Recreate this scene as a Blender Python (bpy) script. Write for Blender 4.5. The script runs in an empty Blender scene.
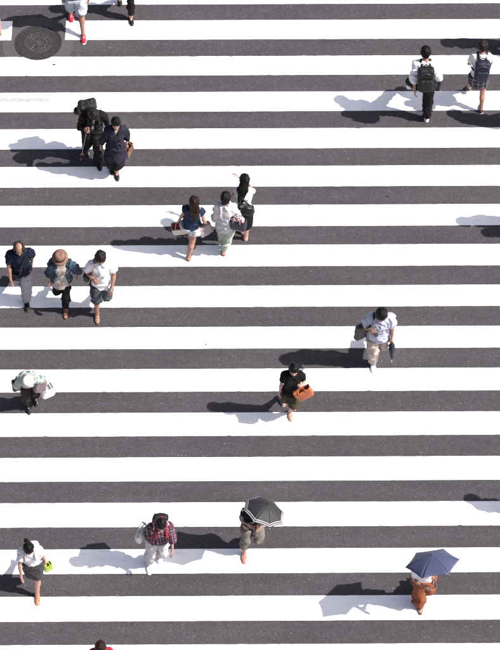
import bpy, math, random
import numpy as np
from mathutils import Vector, Matrix

random.seed(7)
R = math.radians
scene = bpy.context.scene
C = scene.collection

# ------------------------------------------------------------------ camera, sky, sun, exposure
TH = R(52.5); FPX = 2800.0; DIST = 47.875          # looking down 52.5 degrees from a high window with a long lens
cam_d = bpy.data.cameras.new('camera'); cam = bpy.data.objects.new('camera', cam_d); C.objects.link(cam)
cam.location = (0, -DIST * math.cos(TH), DIST * math.sin(TH))
cam.rotation_euler = (math.pi / 2 - TH, 0, 0)
cam_d.sensor_fit = 'VERTICAL'; cam_d.sensor_height = 24.0; cam_d.lens = 24.0 * FPX / 650.0
cam_d.clip_start = 0.5; cam_d.clip_end = 5000
scene.camera = cam

SUN_EL = R(46.8); SUN_DIR = Vector((1.0, -0.19, 0)).normalized() * math.cos(SUN_EL) + Vector((0, 0, math.sin(SUN_EL)))
world = bpy.data.worlds.new('World'); scene.world = world; world.use_nodes = True
wn = world.node_tree; bg = wn.nodes['Background']; sky = wn.nodes.new('ShaderNodeTexSky')
sky.sky_type = 'NISHITA'; sky.sun_disc = False; sky.sun_elevation = SUN_EL
sky.sun_rotation = math.atan2(SUN_DIR.x, SUN_DIR.y)
sky.dust_density = 3.0; sky.air_density = 0.8
hs = wn.nodes.new('ShaderNodeHueSaturation'); hs.inputs['Saturation'].default_value = 0.85   # thin haze whitens the blue
wn.links.new(sky.outputs[0], hs.inputs['Color']); wn.links.new(hs.outputs[0], bg.inputs[0]); bg.inputs[1].default_value = 0.079
sun_d = bpy.data.lights.new('sun', 'SUN'); sun_d.energy = 4.8; sun_d.angle = R(0.6); sun_d.color = (1.0, 0.955, 0.90)
sun = bpy.data.objects.new('sun', sun_d); C.objects.link(sun)
sun.rotation_euler = (-SUN_DIR).to_track_quat('-Z', 'Y').to_euler(); sun.location = SUN_DIR * 40
scene.view_settings.view_transform = 'Standard'; scene.view_settings.look = 'None'
scene.view_settings.gamma = 1.0; scene.view_settings.exposure = 1.12
scene.cycles.use_denoising = True
scene.cycles.max_bounces = 6

# ------------------------------------------------------------------ materials
MATS = {}
def newmat(name):
    m = bpy.data.materials.new(name); m.use_nodes = True
    nt = m.node_tree; b = nt.nodes['Principled BSDF']
    return m, nt, b
def N(nt, t, **kw):
    n = nt.nodes.new(t)
    for k, v in kw.items():
        if k.startswith('i_'):
            n.inputs[k[2:].replace('_', ' ')].default_value = v
        else: setattr(n, k, v)
    return n
def math_node(nt, op, a, b=None, clamp=False):
    n = nt.nodes.new('ShaderNodeMath'); n.operation = op; n.use_clamp = clamp
    for i, v in enumerate((a, b)):
        if v is None: continue
        if isinstance(v, (int, float)): n.inputs[i].default_value = v
        else: nt.links.new(v, n.inputs[i])
    return n.outputs[0]
def mixc(nt, f, a, b, mode='MIX'):
    n = nt.nodes.new('ShaderNodeMix'); n.data_type = 'RGBA'; n.blend_type = mode
    for i, v in ((0, f), (6, a), (7, b)):
        if isinstance(v, (int, float)): n.inputs[i].default_value = v
        elif isinstance(v, tuple): n.inputs[i].default_value = (*v, 1) if len(v) == 3 else v
        else: nt.links.new(v, n.inputs[i])
    return n.outputs[2]
def coords(nt, kind='Object'):
    return nt.nodes.new('ShaderNodeTexCoord').outputs[kind]
def ramp(nt, fac, stops):
    n = nt.nodes.new('ShaderNodeValToRGB'); e = n.color_ramp.elements
    while len(e) < len(stops): e.new(0.5)
    for i, (p, c) in enumerate(stops):
        e[i].position = p; e[i].color = (c, c, c, 1) if isinstance(c, (int, float)) else (*c, 1)
    nt.links.new(fac, n.inputs[0]); return n.outputs[0]

def fabric(name, col, rough=0.85, weave=900, var=0.12, sheen=0.0, fold=True):
    if name in MATS: return MATS[name]
    m, nt, b = newmat(name); co = coords(nt)
    n1 = N(nt, 'ShaderNodeTexNoise', i_Scale=14.0, i_Detail=4.0); nt.links.new(co, n1.inputs['Vector'])
    n2 = N(nt, 'ShaderNodeTexNoise', i_Scale=float(weave) / 6, i_Detail=2.0); nt.links.new(co, n2.inputs['Vector'])
    v = math_node(nt, 'ADD', math_node(nt, 'MULTIPLY', n1.outputs[0], 0.65), math_node(nt, 'MULTIPLY', n2.outputs[0], 0.35))
    f = ramp(nt, v, [(0.3, 0.0), (0.7, 1.0)])
    lo = tuple(max(0, c * (1 - var)) for c in col); hi = tuple(min(1, c * (1 + var)) for c in col)
    nt.links.new(mixc(nt, f, lo, hi), b.inputs['Base Color'])
    b.inputs['Roughness'].default_value = rough
    b.inputs['Specular IOR Level'].default_value = 0.06 if max(col) < .03 else 0.2
    bp = N(nt, 'ShaderNodeBump', i_Strength=0.55, i_Distance=0.012)
    nb = N(nt, 'ShaderNodeTexNoise', i_Scale=20.0, i_Detail=4.0, i_Distortion=1.2); nt.links.new(co, nb.inputs['Vector'])
    nt.links.new(nb.outputs[0], bp.inputs['Height']); nt.links.new(bp.outputs[0], b.inputs['Normal'])
    MATS[name] = m; return m
def plain(name, col, rough=0.5, metal=0.0, spec=0.5, scale=30.0, var=0.1):
    if name in MATS: return MATS[name]
    m, nt, b = newmat(name); co = coords(nt)
    n1 = N(nt, 'ShaderNodeTexNoise', i_Scale=scale, i_Detail=4.0); nt.links.new(co, n1.inputs['Vector'])
    lo = tuple(c * (1 - var) for c in col); hi = tuple(min(1, c * (1 + var)) for c in col)
    nt.links.new(mixc(nt, ramp(nt, n1.outputs[0], [(0.35, 0.0), (0.65, 1.0)]), lo, hi), b.inputs['Base Color'])
    b.inputs['Roughness'].default_value = rough; b.inputs['Metallic'].default_value = metal
    b.inputs['Specular IOR Level'].default_value = spec
    MATS[name] = m; return m
def skin(name, col):
    if name in MATS: return MATS[name]
    m, nt, b = newmat(name); co = coords(nt)
    n1 = N(nt, 'ShaderNodeTexNoise', i_Scale=11.0, i_Detail=5.0); nt.links.new(co, n1.inputs['Vector'])
    c2 = (col[0] * 1.05, col[1] * 0.82, col[2] * 0.76)
    nt.links.new(mixc(nt, ramp(nt, n1.outputs[0], [(0.35, 0.0), (0.7, 1.0)]), col, c2), b.inputs['Base Color'])
    b.inputs['Roughness'].default_value = 0.55; b.inputs['Specular IOR Level'].default_value = 0.35
    b.inputs['Subsurface Weight'].default_value = 0.12; b.inputs['Subsurface Radius'].default_value = (0.02, 0.008, 0.004)
    b.inputs['Subsurface Scale'].default_value = 0.5
    MATS[name] = m; return m
def hairmat(name, col):
    if name in MATS: return MATS[name]
    m, nt, b = newmat(name); co = coords(nt)
    mp = N(nt, 'ShaderNodeMapping'); mp.inputs['Scale'].default_value = (160, 160, 14); nt.links.new(co, mp.inputs[0])
    n1 = N(nt, 'ShaderNodeTexNoise', i_Scale=1.0, i_Detail=3.0); nt.links.new(mp.outputs[0], n1.inputs['Vector'])
    hi = tuple(min(1, c * 1.7 + 0.001) for c in col)
    nt.links.new(mixc(nt, ramp(nt, n1.outputs[0], [(0.35, 0.0), (0.7, 1.0)]), col, hi), b.inputs['Base Color'])
    b.inputs['Roughness'].default_value = 0.45; b.inputs['Specular IOR Level'].default_value = 0.09
    bp = N(nt, 'ShaderNodeBump', i_Strength=0.6, i_Distance=0.004)
    nt.links.new(n1.outputs[0], bp.inputs['Height']); nt.links.new(bp.outputs[0], b.inputs['Normal'])
    MATS[name] = m; return m
def stripes(nt, comp, scale, lo, hi):
    # 1 where the fractional part of comp*scale lies between lo and hi
    f = math_node(nt, 'FRACT', math_node(nt, 'MULTIPLY', comp, scale))
    return math_node(nt, 'MULTIPLY', math_node(nt, 'GREATER_THAN', f, lo), math_node(nt, 'LESS_THAN', f, hi))
def plaid(name, base, a, b_, scale=9.0):
    if name in MATS: return MATS[name]
    m, nt, b = newmat(name); co = coords(nt); sp = N(nt, 'ShaderNodeSeparateXYZ'); nt.links.new(co, sp.inputs[0])
    xx = math_node(nt, 'ADD', sp.outputs[0], math_node(nt, 'MULTIPLY', sp.outputs[1], 0.35))
    c = mixc(nt, stripes(nt, xx, scale, 0.0, 0.30), base, a)
    c = mixc(nt, math_node(nt, 'MULTIPLY', stripes(nt, sp.outputs[2], scale, 0.0, 0.30), 0.85), c, a)
    c = mixc(nt, stripes(nt, xx, scale, 0.62, 0.74), c, b_)
    c = mixc(nt, stripes(nt, sp.outputs[2], scale, 0.62, 0.74), c, b_)
    nt.links.new(c, b.inputs['Base Color']); b.inputs['Roughness'].default_value = 0.85
    b.inputs['Specular IOR Level'].default_value = 0.2
    MATS[name] = m; return m
def blotch(name, c0, c1, scale=16.0, lo=0.55, hi=0.6):
    if name in MATS: return MATS[name]
    m, nt, b = newmat(name); co = coords(nt)
    n1 = N(nt, 'ShaderNodeTexNoise', i_Scale=scale, i_Detail=3.0); nt.links.new(co, n1.inputs['Vector'])
    nt.links.new(mixc(nt, ramp(nt, n1.outputs[0], [(lo, 0.0), (hi, 1.0)]), c0, c1), b.inputs['Base Color'])
    b.inputs['Roughness'].default_value = 0.85; b.inputs['Specular IOR Level'].default_value = 0.2
    MATS[name] = m; return m

def mat_asphalt():
    m, nt, b = newmat('asphalt'); co = coords(nt)
    big = N(nt, 'ShaderNodeTexNoise', i_Scale=0.55, i_Detail=5.0, i_Roughness=0.6); nt.links.new(co, big.inputs['Vector'])
    mid = N(nt, 'ShaderNodeTexNoise', i_Scale=9.0, i_Detail=5.0, i_Roughness=0.7); nt.links.new(co, mid.inputs['Vector'])
    vor = N(nt, 'ShaderNodeTexVoronoi', i_Scale=85.0); nt.links.new(co, vor.inputs['Vector'])
    sep = N(nt, 'ShaderNodeSeparateColor'); nt.links.new(vor.outputs['Color'], sep.inputs[0])
    grain = ramp(nt, sep.outputs[0], [(0.0, 0.76), (0.55, 0.97), (0.85, 1.16), (0.97, 1.55)])
    vs = N(nt, 'ShaderNodeTexVoronoi', i_Scale=17.0); nt.links.new(co, vs.inputs['Vector'])
    sp2 = N(nt, 'ShaderNodeSeparateColor'); nt.links.new(vs.outputs['Color'], sp2.inputs[0])
    chip = math_node(nt, 'MULTIPLY', math_node(nt, 'LESS_THAN', vs.outputs['Distance'], math_node(nt, 'MULTIPLY', sp2.outputs[1], 0.19)),
                     math_node(nt, 'GREATER_THAN', sp2.outputs[0], 0.80))
    base = mixc(nt, ramp(nt, big.outputs[0], [(0.3, 0.0), (0.7, 1.0)]), (0.0405, 0.0365, 0.0420), (0.0490, 0.0440, 0.0500))
    base = mixc(nt, 1.0, base, ramp(nt, mid.outputs[0], [(0.3, 0.86), (0.7, 1.12)]), 'MULTIPLY')
    base = mixc(nt, 1.0, base, grain, 'MULTIPLY')
    base = mixc(nt, chip, base, (0.14, 0.13, 0.135))
    # faint polished wheel tracks running across the view
    sx = N(nt, 'ShaderNodeSeparateXYZ'); nt.links.new(co, sx.inputs[0])
    dk = N(nt, 'ShaderNodeTexNoise', i_Scale=1.0, i_Detail=4.0)
    mp = N(nt, 'ShaderNodeMapping'); mp.inputs['Scale'].default_value = (0.5, 4.0, 1.0); nt.links.new(co, mp.inputs[0]); nt.links.new(mp.outputs[0], dk.inputs['Vector'])
    base = mixc(nt, 1.0, base, ramp(nt, dk.outputs[0], [(0.3, 0.86), (0.72, 1.12)]), 'MULTIPLY')
    # dark oil or gum spots
    vg = N(nt, 'ShaderNodeTexVoronoi', i_Scale=1.1); nt.links.new(co, vg.inputs['Vector'])
    sg = N(nt, 'ShaderNodeSeparateColor'); nt.links.new(vg.outputs['Color'], sg.inputs[0])
    gum = math_node(nt, 'MULTIPLY', math_node(nt, 'LESS_THAN', vg.outputs['Distance'], 0.028), math_node(nt, 'GREATER_THAN', sg.outputs[0], 0.25))
    base = mixc(nt, math_node(nt, 'MULTIPLY', gum, 0.6), base, (0.012, 0.011, 0.013))
    nt.links.new(base, b.inputs['Base Color']); b.inputs['Roughness'].default_value = 0.9
    b.inputs['Specular IOR Level'].default_value = 0.25
    bp = N(nt, 'ShaderNodeBump', i_Strength=0.45, i_Distance=0.003); nt.links.new(sep.outputs[1], bp.inputs['Height'])
    nt.links.new(bp.outputs[0], b.inputs['Normal'])
    return m
def mat_paint():
    m, nt, b = newmat('road_paint'); co = coords(nt)
    n1 = N(nt, 'ShaderNodeTexNoise', i_Scale=3.0, i_Detail=6.0, i_Roughness=0.65); nt.links.new(co, n1.inputs['Vector'])
    mp = N(nt, 'ShaderNodeMapping'); mp.inputs['Scale'].default_value = (1.2, 30.0, 1.0); nt.links.new(co, mp.inputs[0])
    n2 = N(nt, 'ShaderNodeTexNoise', i_Scale=1.0, i_Detail=3.0); nt.links.new(mp.outputs[0], n2.inputs['Vector'])
    base = mixc(nt, ramp(nt, n1.outputs[0], [(0.3, 0.0), (0.75, 1.0)]), (0.88, 0.86, 0.87), (0.76, 0.74, 0.76))
    base = mixc(nt, ramp(nt, n2.outputs[0], [(0.50, 0.0), (0.8, 0.30)]), base, (0.48, 0.46, 0.48))
    vg = N(nt, 'ShaderNodeTexVoronoi', i_Scale=1.7); nt.links.new(co, vg.inputs['Vector'])
    sg = N(nt, 'ShaderNodeSeparateColor'); nt.links.new(vg.outputs['Color'], sg.inputs[0])
    spot = math_node(nt, 'MULTIPLY', math_node(nt, 'LESS_THAN', vg.outputs['Distance'], math_node(nt, 'MULTIPLY', sg.outputs[1], 0.035)), math_node(nt, 'GREATER_THAN', sg.outputs[0], 0.72))
    base = mixc(nt, math_node(nt, 'MULTIPLY', spot, 0.8), base, (0.12, 0.11, 0.12))
    # worn through to the asphalt in pin holes
    vp = N(nt, 'ShaderNodeTexNoise', i_Scale=34.0, i_Detail=5.0, i_Roughness=0.75); nt.links.new(co, vp.inputs['Vector'])
    base = mixc(nt, ramp(nt, vp.outputs[0], [(0.70, 0.0), (0.76, 0.7)]), base, (0.25, 0.235, 0.25))
    # one long tyre smudge on the paint near the manhole and a few faint scuffs elsewhere
    sx = N(nt, 'ShaderNodeSeparateXYZ'); nt.links.new(co, sx.inputs[0])
    a0, a1 = SMUDGE
    bx = math_node(nt, 'MULTIPLY', math_node(nt, 'LESS_THAN', sx.outputs[0], a1[0]), math_node(nt, 'MULTIPLY', math_node(nt, 'GREATER_THAN', sx.outputs[1], a1[1]), math_node(nt, 'LESS_THAN', sx.outputs[1], a0[1])))
    ms = N(nt, 'ShaderNodeMapping'); ms.inputs['Scale'].default_value = (9.0, 60.0, 1.0); nt.links.new(co, ms.inputs[0])
    ns = N(nt, 'ShaderNodeTexNoise', i_Scale=1.0, i_Detail=4.0); nt.links.new(ms.outputs[0], ns.inputs['Vector'])
    base = mixc(nt, math_node(nt, 'MULTIPLY', bx, ramp(nt, ns.outputs[0], [(0.35, 0.78), (0.65, 1.0)])), base, (0.218, 0.216, 0.226))
    mq = N(nt, 'ShaderNodeMapping'); mq.inputs['Scale'].default_value = (1.3, 14.0, 1.0); mq.inputs['Rotation'].default_value = (0, 0, 0.06); nt.links.new(co, mq.inputs[0])
    nq = N(nt, 'ShaderNodeTexNoise', i_Scale=1.0, i_Detail=6.0, i_Roughness=0.7); nt.links.new(mq.outputs[0], nq.inputs['Vector'])
    base = mixc(nt, ramp(nt, nq.outputs[0], [(0.635, 0.0), (0.74, 1.0)]), base, (0.245, 0.235, 0.245))
    nt.links.new(base, b.inputs['Base Color']); b.inputs['Roughness'].default_value = 0.75
    b.inputs['Specular IOR Level'].default_value = 0.3
    bp = N(nt, 'ShaderNodeBump', i_Strength=0.4, i_Distance=0.003); nt.links.new(vp.outputs[0], bp.inputs['Height'])
    nt.links.new(bp.outputs[0], b.inputs['Normal'])
    return m

# ------------------------------------------------------------------ objects and tags
def tag(o, label=None, cat=None, group=None, kind=None):
    if label: o['label'] = label
    if cat: o['category'] = cat
    if group: o['group'] = group
    if kind: o['kind'] = kind
    return o
def empty(name, loc, rz=0.0, label=None, cat=None, group=None):
    o = bpy.data.objects.new(name, None); C.objects.link(o); o.empty_display_size = 0.2
    o.location = loc; o.rotation_euler = (0, 0, rz)
    return tag(o, label, cat, group)
def mesh_np(name, V, Q, mats, mi=None, smooth=True):
    me = bpy.data.meshes.new(name); V = np.asarray(V, dtype=np.float32); Q = np.asarray(Q, dtype=np.int32)
    k = Q.shape[1]
    me.vertices.add(len(V)); me.vertices.foreach_set('co', V.ravel())
    me.loops.add(Q.size); me.loops.foreach_set('vertex_index', Q.ravel())
    me.polygons.add(len(Q)); me.polygons.foreach_set('loop_start', np.arange(0, Q.size, k, dtype=np.int32))
    me.polygons.foreach_set('loop_total', np.full(len(Q), k, dtype=np.int32))
    for m in (mats if isinstance(mats, (list, tuple)) else [mats]): me.materials.append(m)
    if mi is not None: me.polygons.foreach_set('material_index', np.asarray(mi, dtype=np.int32))
    me.polygons.foreach_set('use_smooth', np.full(len(Q), smooth))
    me.update(calc_edges=True); return me
def obj(name, me, parent=None, label=None):
    o = bpy.data.objects.new(name, me); C.objects.link(o)
    if parent: o.parent = parent
    if label: o['label'] = label
    return o
class MB:
    def __init__(self): self.v = []; self.f = []; self.mi = []
    def add(self, vs, fs, m=0):
        n = len(self.v); self.v += [tuple(map(float, p)) for p in vs]
        for f in fs: self.f.append([i + n for i in f]); self.mi.append(m)
    def box(self, c, h, ax=None, m=0, taper=1.0):
        c = Vector(c); X, Y, Z = ax or (Vector((1, 0, 0)), Vector((0, 1, 0)), Vector((0, 0, 1)))
        vs = []
        for sz in (-1, 1):
            t = taper if sz > 0 else 1.0
            for sx, sy in ((-1, -1), (1, -1), (1, 1), (-1, 1)):
                vs.append(c + X * sx * h[0] * t + Y * sy * h[1] * t + Z * sz * h[2])
        self.add(vs, [(3, 2, 1, 0), (4, 5, 6, 7), (0, 1, 5, 4), (1, 2, 6, 5), (2, 3, 7, 6), (3, 0, 4, 7)], m)
    def tube(self, pts, r, n=8, m=0, up=None, flat=None):
        # round tube, or a flat ribbon when flat=(width, thickness) with the surface normals in up
        pts = [Vector(p) for p in pts]; rs = r if isinstance(r, (list, tuple)) else [r] * len(pts); rings = []
        a = None
        for i, p in enumerate(pts):
            d = (pts[min(i + 1, len(pts) - 1)] - pts[max(i - 1, 0)]).normalized()
            if up is not None: q = Vector(up[i]); q = (q - d * q.dot(d)).normalized()
            else:
                q = a if a is not None else (Vector((0, 0, 1)) if abs(d.z) < 0.9 else Vector((1, 0, 0)))
                q = (q - d * q.dot(d)).normalized()
            a = q; w = d.cross(q)
            ring = []
            for j in range(n):
                t = 2 * math.pi * (j + 0.5) / n
                if flat: ring.append(p + w * (math.copysign(abs(math.cos(t)) ** 0.5, math.cos(t)) * flat[0] / 2) + q * math.sin(t) * flat[1] / 2)
                else: ring.append(p + w * math.cos(t) * rs[i] + q * math.sin(t) * rs[i])
            rings.append(ring)
        vs = [p for r_ in rings for p in r_]; fs = []
        for i in range(len(rings) - 1):
            for j in range(n):
                fs.append((i * n + j, i * n + (j + 1) % n, (i + 1) * n + (j + 1) % n, (i + 1) * n + j))
        fs.append(tuple(range(n))[::-1]); fs.append(tuple((len(rings) - 1) * n + j for j in range(n)))
        self.add(vs, fs, m)
    def lathe(self, prof, n=24, M=None, m=0, wob=None):
        vs = []
        for i, (r, z) in enumerate(prof):
            for j in range(n):
                t = 2 * math.pi * j / n
                p = Vector((r * math.cos(t), r * math.sin(t), z + (wob(t, r) if wob else 0)))
                vs.append(M @ p if M else p)
        fs = []
        for i in range(len(prof) - 1):
            for j in range(n):
                fs.append((i * n + j, i * n + (j + 1) % n, (i + 1) * n + (j + 1) % n, (i + 1) * n + j))
        if prof[0][0] > 1e-6: fs.append(tuple(range(n))[::-1])
        if prof[-1][0] > 1e-6: fs.append(tuple((len(prof) - 1) * n + j for j in range(n)))
        self.add(vs, fs, m)
    def mesh(self, name, mats, smooth=True):
        me = bpy.data.meshes.new(name); me.from_pydata(self.v, [], self.f)
        for m in (mats if isinstance(mats, (list, tuple)) else [mats]): me.materials.append(m)
        me.polygons.foreach_set('material_index', self.mi)
        me.polygons.foreach_set('use_smooth', [smooth] * len(self.f))
        me.validate(); me.update(); return me
def catmull(pts, k=5):
    P = [Vector(p) for p in pts]; P = [P[0] * 2 - P[1]] + P + [P[-1] * 2 - P[-2]]; out = []
    for i in range(1, len(P) - 2):
        for j in range(k):
            t = j / k; a, b, c, d = P[i - 1], P[i], P[i + 1], P[i + 2]
            out.append(0.5 * ((2 * b) + (c - a) * t + (2 * a - 5 * b + 4 * c - d) * t * t + (3 * b - a - 3 * c + d) * t ** 3))
    out.append(P[-2]); return out

# ------------------------------------------------------------------ soft-body field modelling (distance fields meshed with surface nets)
rng = np.random.default_rng(11)
LAT = rng.random((32, 32, 32)).astype(np.float32)
def noise3(p):
    p = np.asarray(p, dtype=np.float64); i = np.floor(p).astype(int); f = p - i; f = f * f * (3 - 2 * f)
    i %= 32; j = (i + 1) % 32; x0, y0, z0 = i.T; x1, y1, z1 = j.T; fx, fy, fz = f.T
    L = LAT
    a = L[x0, y0, z0] * (1 - fx) + L[x1, y0, z0] * fx; b = L[x0, y1, z0] * (1 - fx) + L[x1, y1, z0] * fx
    c = L[x0, y0, z1] * (1 - fx) + L[x1, y0, z1] * fx; d = L[x0, y1, z1] * (1 - fx) + L[x1, y1, z1] * fx
    return (a * (1 - fy) + b * fy) * (1 - fz) + (c * (1 - fy) + d * fy) * fz
def A3(p): return np.array([float(p[0]), float(p[1]), float(p[2])])
class Field:
    def __init__(self, lo, hi, h):
        self.h = h; lo = A3(lo) - 3 * h; hi = A3(hi) + 3 * h
        self.lo = lo; self.n = np.ceil((hi - lo) / h).astype(int) + 1
        self.ax = [(lo[i] + h * np.arange(self.n[i])).astype(np.float32) for i in range(3)]
        self.D = np.full(tuple(self.n), 1.0, dtype=np.float32)
    def sub(self, lo, hi, m=0.06):
        s = []
        for i in range(3):
            a = int(max(0, math.floor((lo[i] - m - self.lo[i]) / self.h))); b = int(min(self.n[i], math.ceil((hi[i] + m - self.lo[i]) / self.h) + 1))
            s.append(slice(a, max(a, b)))
        x = self.ax[0][s[0]][:, None, None]; y = self.ax[1][s[1]][None, :, None]; z = self.ax[2][s[2]][None, None, :]
        return tuple(s), x, y, z
    def put(self, s, d, k):
        o = self.D[s]
        if k > 0:
            h = np.clip(0.5 + 0.5 * (o - d) / k, 0, 1); self.D[s] = o * (1 - h) + d * h - k * h * (1 - h)
        else: self.D[s] = np.minimum(o, d)
    def cone(self, A, B, ra, rb, k=0.02, clips=()):
        A = A3(A); B = A3(B); r = max(ra, rb); s, x, y, z = self.sub(np.minimum(A, B) - r, np.maximum(A, B) + r)
        U = B - A; L = max(float(U @ U), 1e-9); px = x - A[0]; py = y - A[1]; pz = z - A[2]
        t = np.clip((px * U[0] + py * U[1] + pz * U[2]) / L, 0, 1)
        d = np.sqrt((px - t * U[0]) ** 2 + (py - t * U[1]) ** 2 + (pz - t * U[2]) ** 2) - (ra + (rb - ra) * t)
        for (P, n) in clips: d = np.maximum(d, (x - P[0]) * n[0] + (y - P[1]) * n[1] + (z - P[2]) * n[2])
        self.put(s, d, k)
    def econe(self, A, B, a0, b0, a1, b1, lat, k=0.03, clips=()):
        A = A3(A); B = A3(B); r = max(a0, b0, a1, b1); s, x, y, z = self.sub(np.minimum(A, B) - r, np.maximum(A, B) + r)
        U = B - A; L = max(float(U @ U), 1e-9); w = U / math.sqrt(L); l = A3(lat); l = l - w * (l @ w); l /= np.linalg.norm(l); f = np.cross(w, l)
        px = x - A[0]; py = y - A[1]; pz = z - A[2]
        ta = (px * U[0] + py * U[1] + pz * U[2]) / L; t = np.clip(ta, 0, 1); axd = (ta - t) * math.sqrt(L)
        ql = px * l[0] + py * l[1] + pz * l[2]; qf = px * f[0] + py * f[1] + pz * f[2]
        a = a0 + (a1 - a0) * t; b = b0 + (b1 - b0) * t; mn = np.minimum(a, b)
        d = (np.sqrt((ql / a) ** 2 + (qf / b) ** 2 + (axd / mn) ** 2) - 1) * mn
        for (P, n) in clips: d = np.maximum(d, (x - P[0]) * n[0] + (y - P[1]) * n[1] + (z - P[2]) * n[2])
        self.put(s, d, k)
    def ell(self, c, r, k=0.02, ax=None, cut=False):
        c = A3(c); r = A3(r); m = float(r.max()); s, x, y, z = self.sub(c - m, c + m)
        px = x - c[0]; py = y - c[1]; pz = z - c[2]
        X, Y, Z = ax if ax is not None else (np.eye(3)[0], np.eye(3)[1], np.eye(3)[2])
        q = lambda v: px * v[0] + py * v[1] + pz * v[2]
        d = (np.sqrt((q(X) / r[0]) ** 2 + (q(Y) / r[1]) ** 2 + (q(Z) / r[2]) ** 2) - 1) * float(r.min())
        if cut: self.carve(s, d, k)
        else: self.put(s, d, k)
    def carve(self, s, d, k=0.0):
        o = self.D[s]
        if k > 0:
            h = np.clip(0.5 - 0.5 * (o + d) / k, 0, 1); self.D[s] = o * (1 - h) + (-d) * h + k * h * (1 - h)
        else: self.D[s] = np.maximum(o, -d)
    def cutcone(self, A, B, ra, rb):
        A = A3(A); B = A3(B); r = max(ra, rb); s, x, y, z = self.sub(np.minimum(A, B) - r, np.maximum(A, B) + r)
        U = B - A; L = float(U @ U); px = x - A[0]; py = y - A[1]; pz = z - A[2]
        t = np.clip((px * U[0] + py * U[1] + pz * U[2]) / L, 0, 1)
        d = np.sqrt((px - t * U[0]) ** 2 + (py - t * U[1]) ** 2 + (pz - t * U[2]) ** 2) - (ra + (rb - ra) * t)
        self.carve(s, d)
    def rbox(self, c, h, r, ax, k=0.0, cut=False, taper=0.0):
        c = A3(c); m = float(np.linalg.norm(h)); s, x, y, z = self.sub(c - m, c + m); px = x - c[0]; py = y - c[1]; pz = z - c[2]
        q = [px * v[0] + py * v[1] + pz * v[2] for v in ax]
        sc = 1 + taper * q[2] / h[2]
        e = [np.abs(q[0]) - (h[0] * sc - r), np.abs(q[1]) - (h[1] * sc - r), np.abs(q[2]) - (h[2] - r)]
        d = np.sqrt(sum(np.maximum(v, 0) ** 2 for v in e)) + np.minimum(np.maximum(np.maximum(e[0], e[1]), e[2]), 0) - r
        if cut: self.carve(s, d)
        else: self.put(s, d, k)
    def halfspace(self, P, n):
        s, x, y, z = self.sub(self.lo, self.lo + self.n * self.h)
        self.D[s] = np.maximum(self.D[s], (x - P[0]) * n[0] + (y - P[1]) * n[1] + (z - P[2]) * n[2])
    def nets(self):
        D = self.D; S = D < 0; nx, ny, nz = D.shape
        cnt = np.zeros((nx - 1, ny - 1, nz - 1), dtype=np.int8)
        offs = [(i, j, k) for i in (0, 1) for j in (0, 1) for k in (0, 1)]
        for (i, j, k) in offs: cnt += S[i:nx - 1 + i, j:ny - 1 + j, k:nz - 1 + k]
        act = (cnt > 0) & (cnt < 8); idx = np.argwhere(act)
        idm = np.full(act.shape, -1, dtype=np.int32); idm[act] = np.arange(len(idx))
        c = np.stack([D[idx[:, 0] + o[0], idx[:, 1] + o[1], idx[:, 2] + o[2]] for o in offs], 1).astype(np.float64)
        acc = np.zeros((len(idx), 3)); num = np.zeros(len(idx)); O = np.array(offs, dtype=float)
        for a in range(8):
            for b in range(a + 1, 8):
                if np.abs(O[a] - O[b]).sum() != 1: continue
                m = (c[:, a] < 0) != (c[:, b] < 0); den = np.where(m, c[:, a] - c[:, b], 1.0); t = c[:, a] / den
                acc += np.where(m, 1.0, 0.0)[:, None] * (O[a] + t[:, None] * (O[b] - O[a])); num += m
        V = self.lo + (idx + acc / num[:, None]) * self.h
        g = np.stack([(c[:, 4:].mean(1) - c[:, :4].mean(1)),
                      (c[:, [2, 3, 6, 7]].mean(1) - c[:, [0, 1, 4, 5]].mean(1)),
                      (c[:, 1::2].mean(1) - c[:, 0::2].mean(1))], 1)
        g /= np.linalg.norm(g, axis=1)[:, None] + 1e-9
        Q = []
        for axn in range(3):
            a = [slice(None)] * 3; b = [slice(None)] * 3; a[axn] = slice(0, -1); b[axn] = slice(1, None)
            s0 = S[tuple(a)]; s1 = S[tuple(b)]; e = np.argwhere(s0 != s1)
            u, w = [(1, 2), (2, 0), (0, 1)][axn]
            ok = (e[:, u] > 0) & (e[:, w] > 0) & (e[:, u] < D.shape[u] - 1) & (e[:, w] < D.shape[w] - 1); e = e[ok]
            ins = s0[e[:, 0], e[:, 1], e[:, 2]]
            def cid(du, dw):
                q = e.copy(); q[:, u] -= du; q[:, w] -= dw; return idm[q[:, 0], q[:, 1], q[:, 2]]
            q = np.stack([cid(1, 1), cid(0, 1), cid(0, 0), cid(1, 0)], 1)
            q[~ins] = q[~ins][:, ::-1]; Q.append(q)
        return V, np.concatenate(Q), g
def smooth_net(V, Q, it=1, f=0.5):
    for _ in range(it):
        acc = np.zeros_like(V); num = np.zeros(len(V))
        for a in range(4):
            b = (a + 1) % 4
            np.add.at(acc, Q[:, a], V[Q[:, b]]); np.add.at(num, Q[:, a], 1)
            np.add.at(acc, Q[:, b], V[Q[:, a]]); np.add.at(num, Q[:, b], 1)
        V = V * (1 - f) + f * acc / np.maximum(num, 1)[:, None]
    return V

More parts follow.
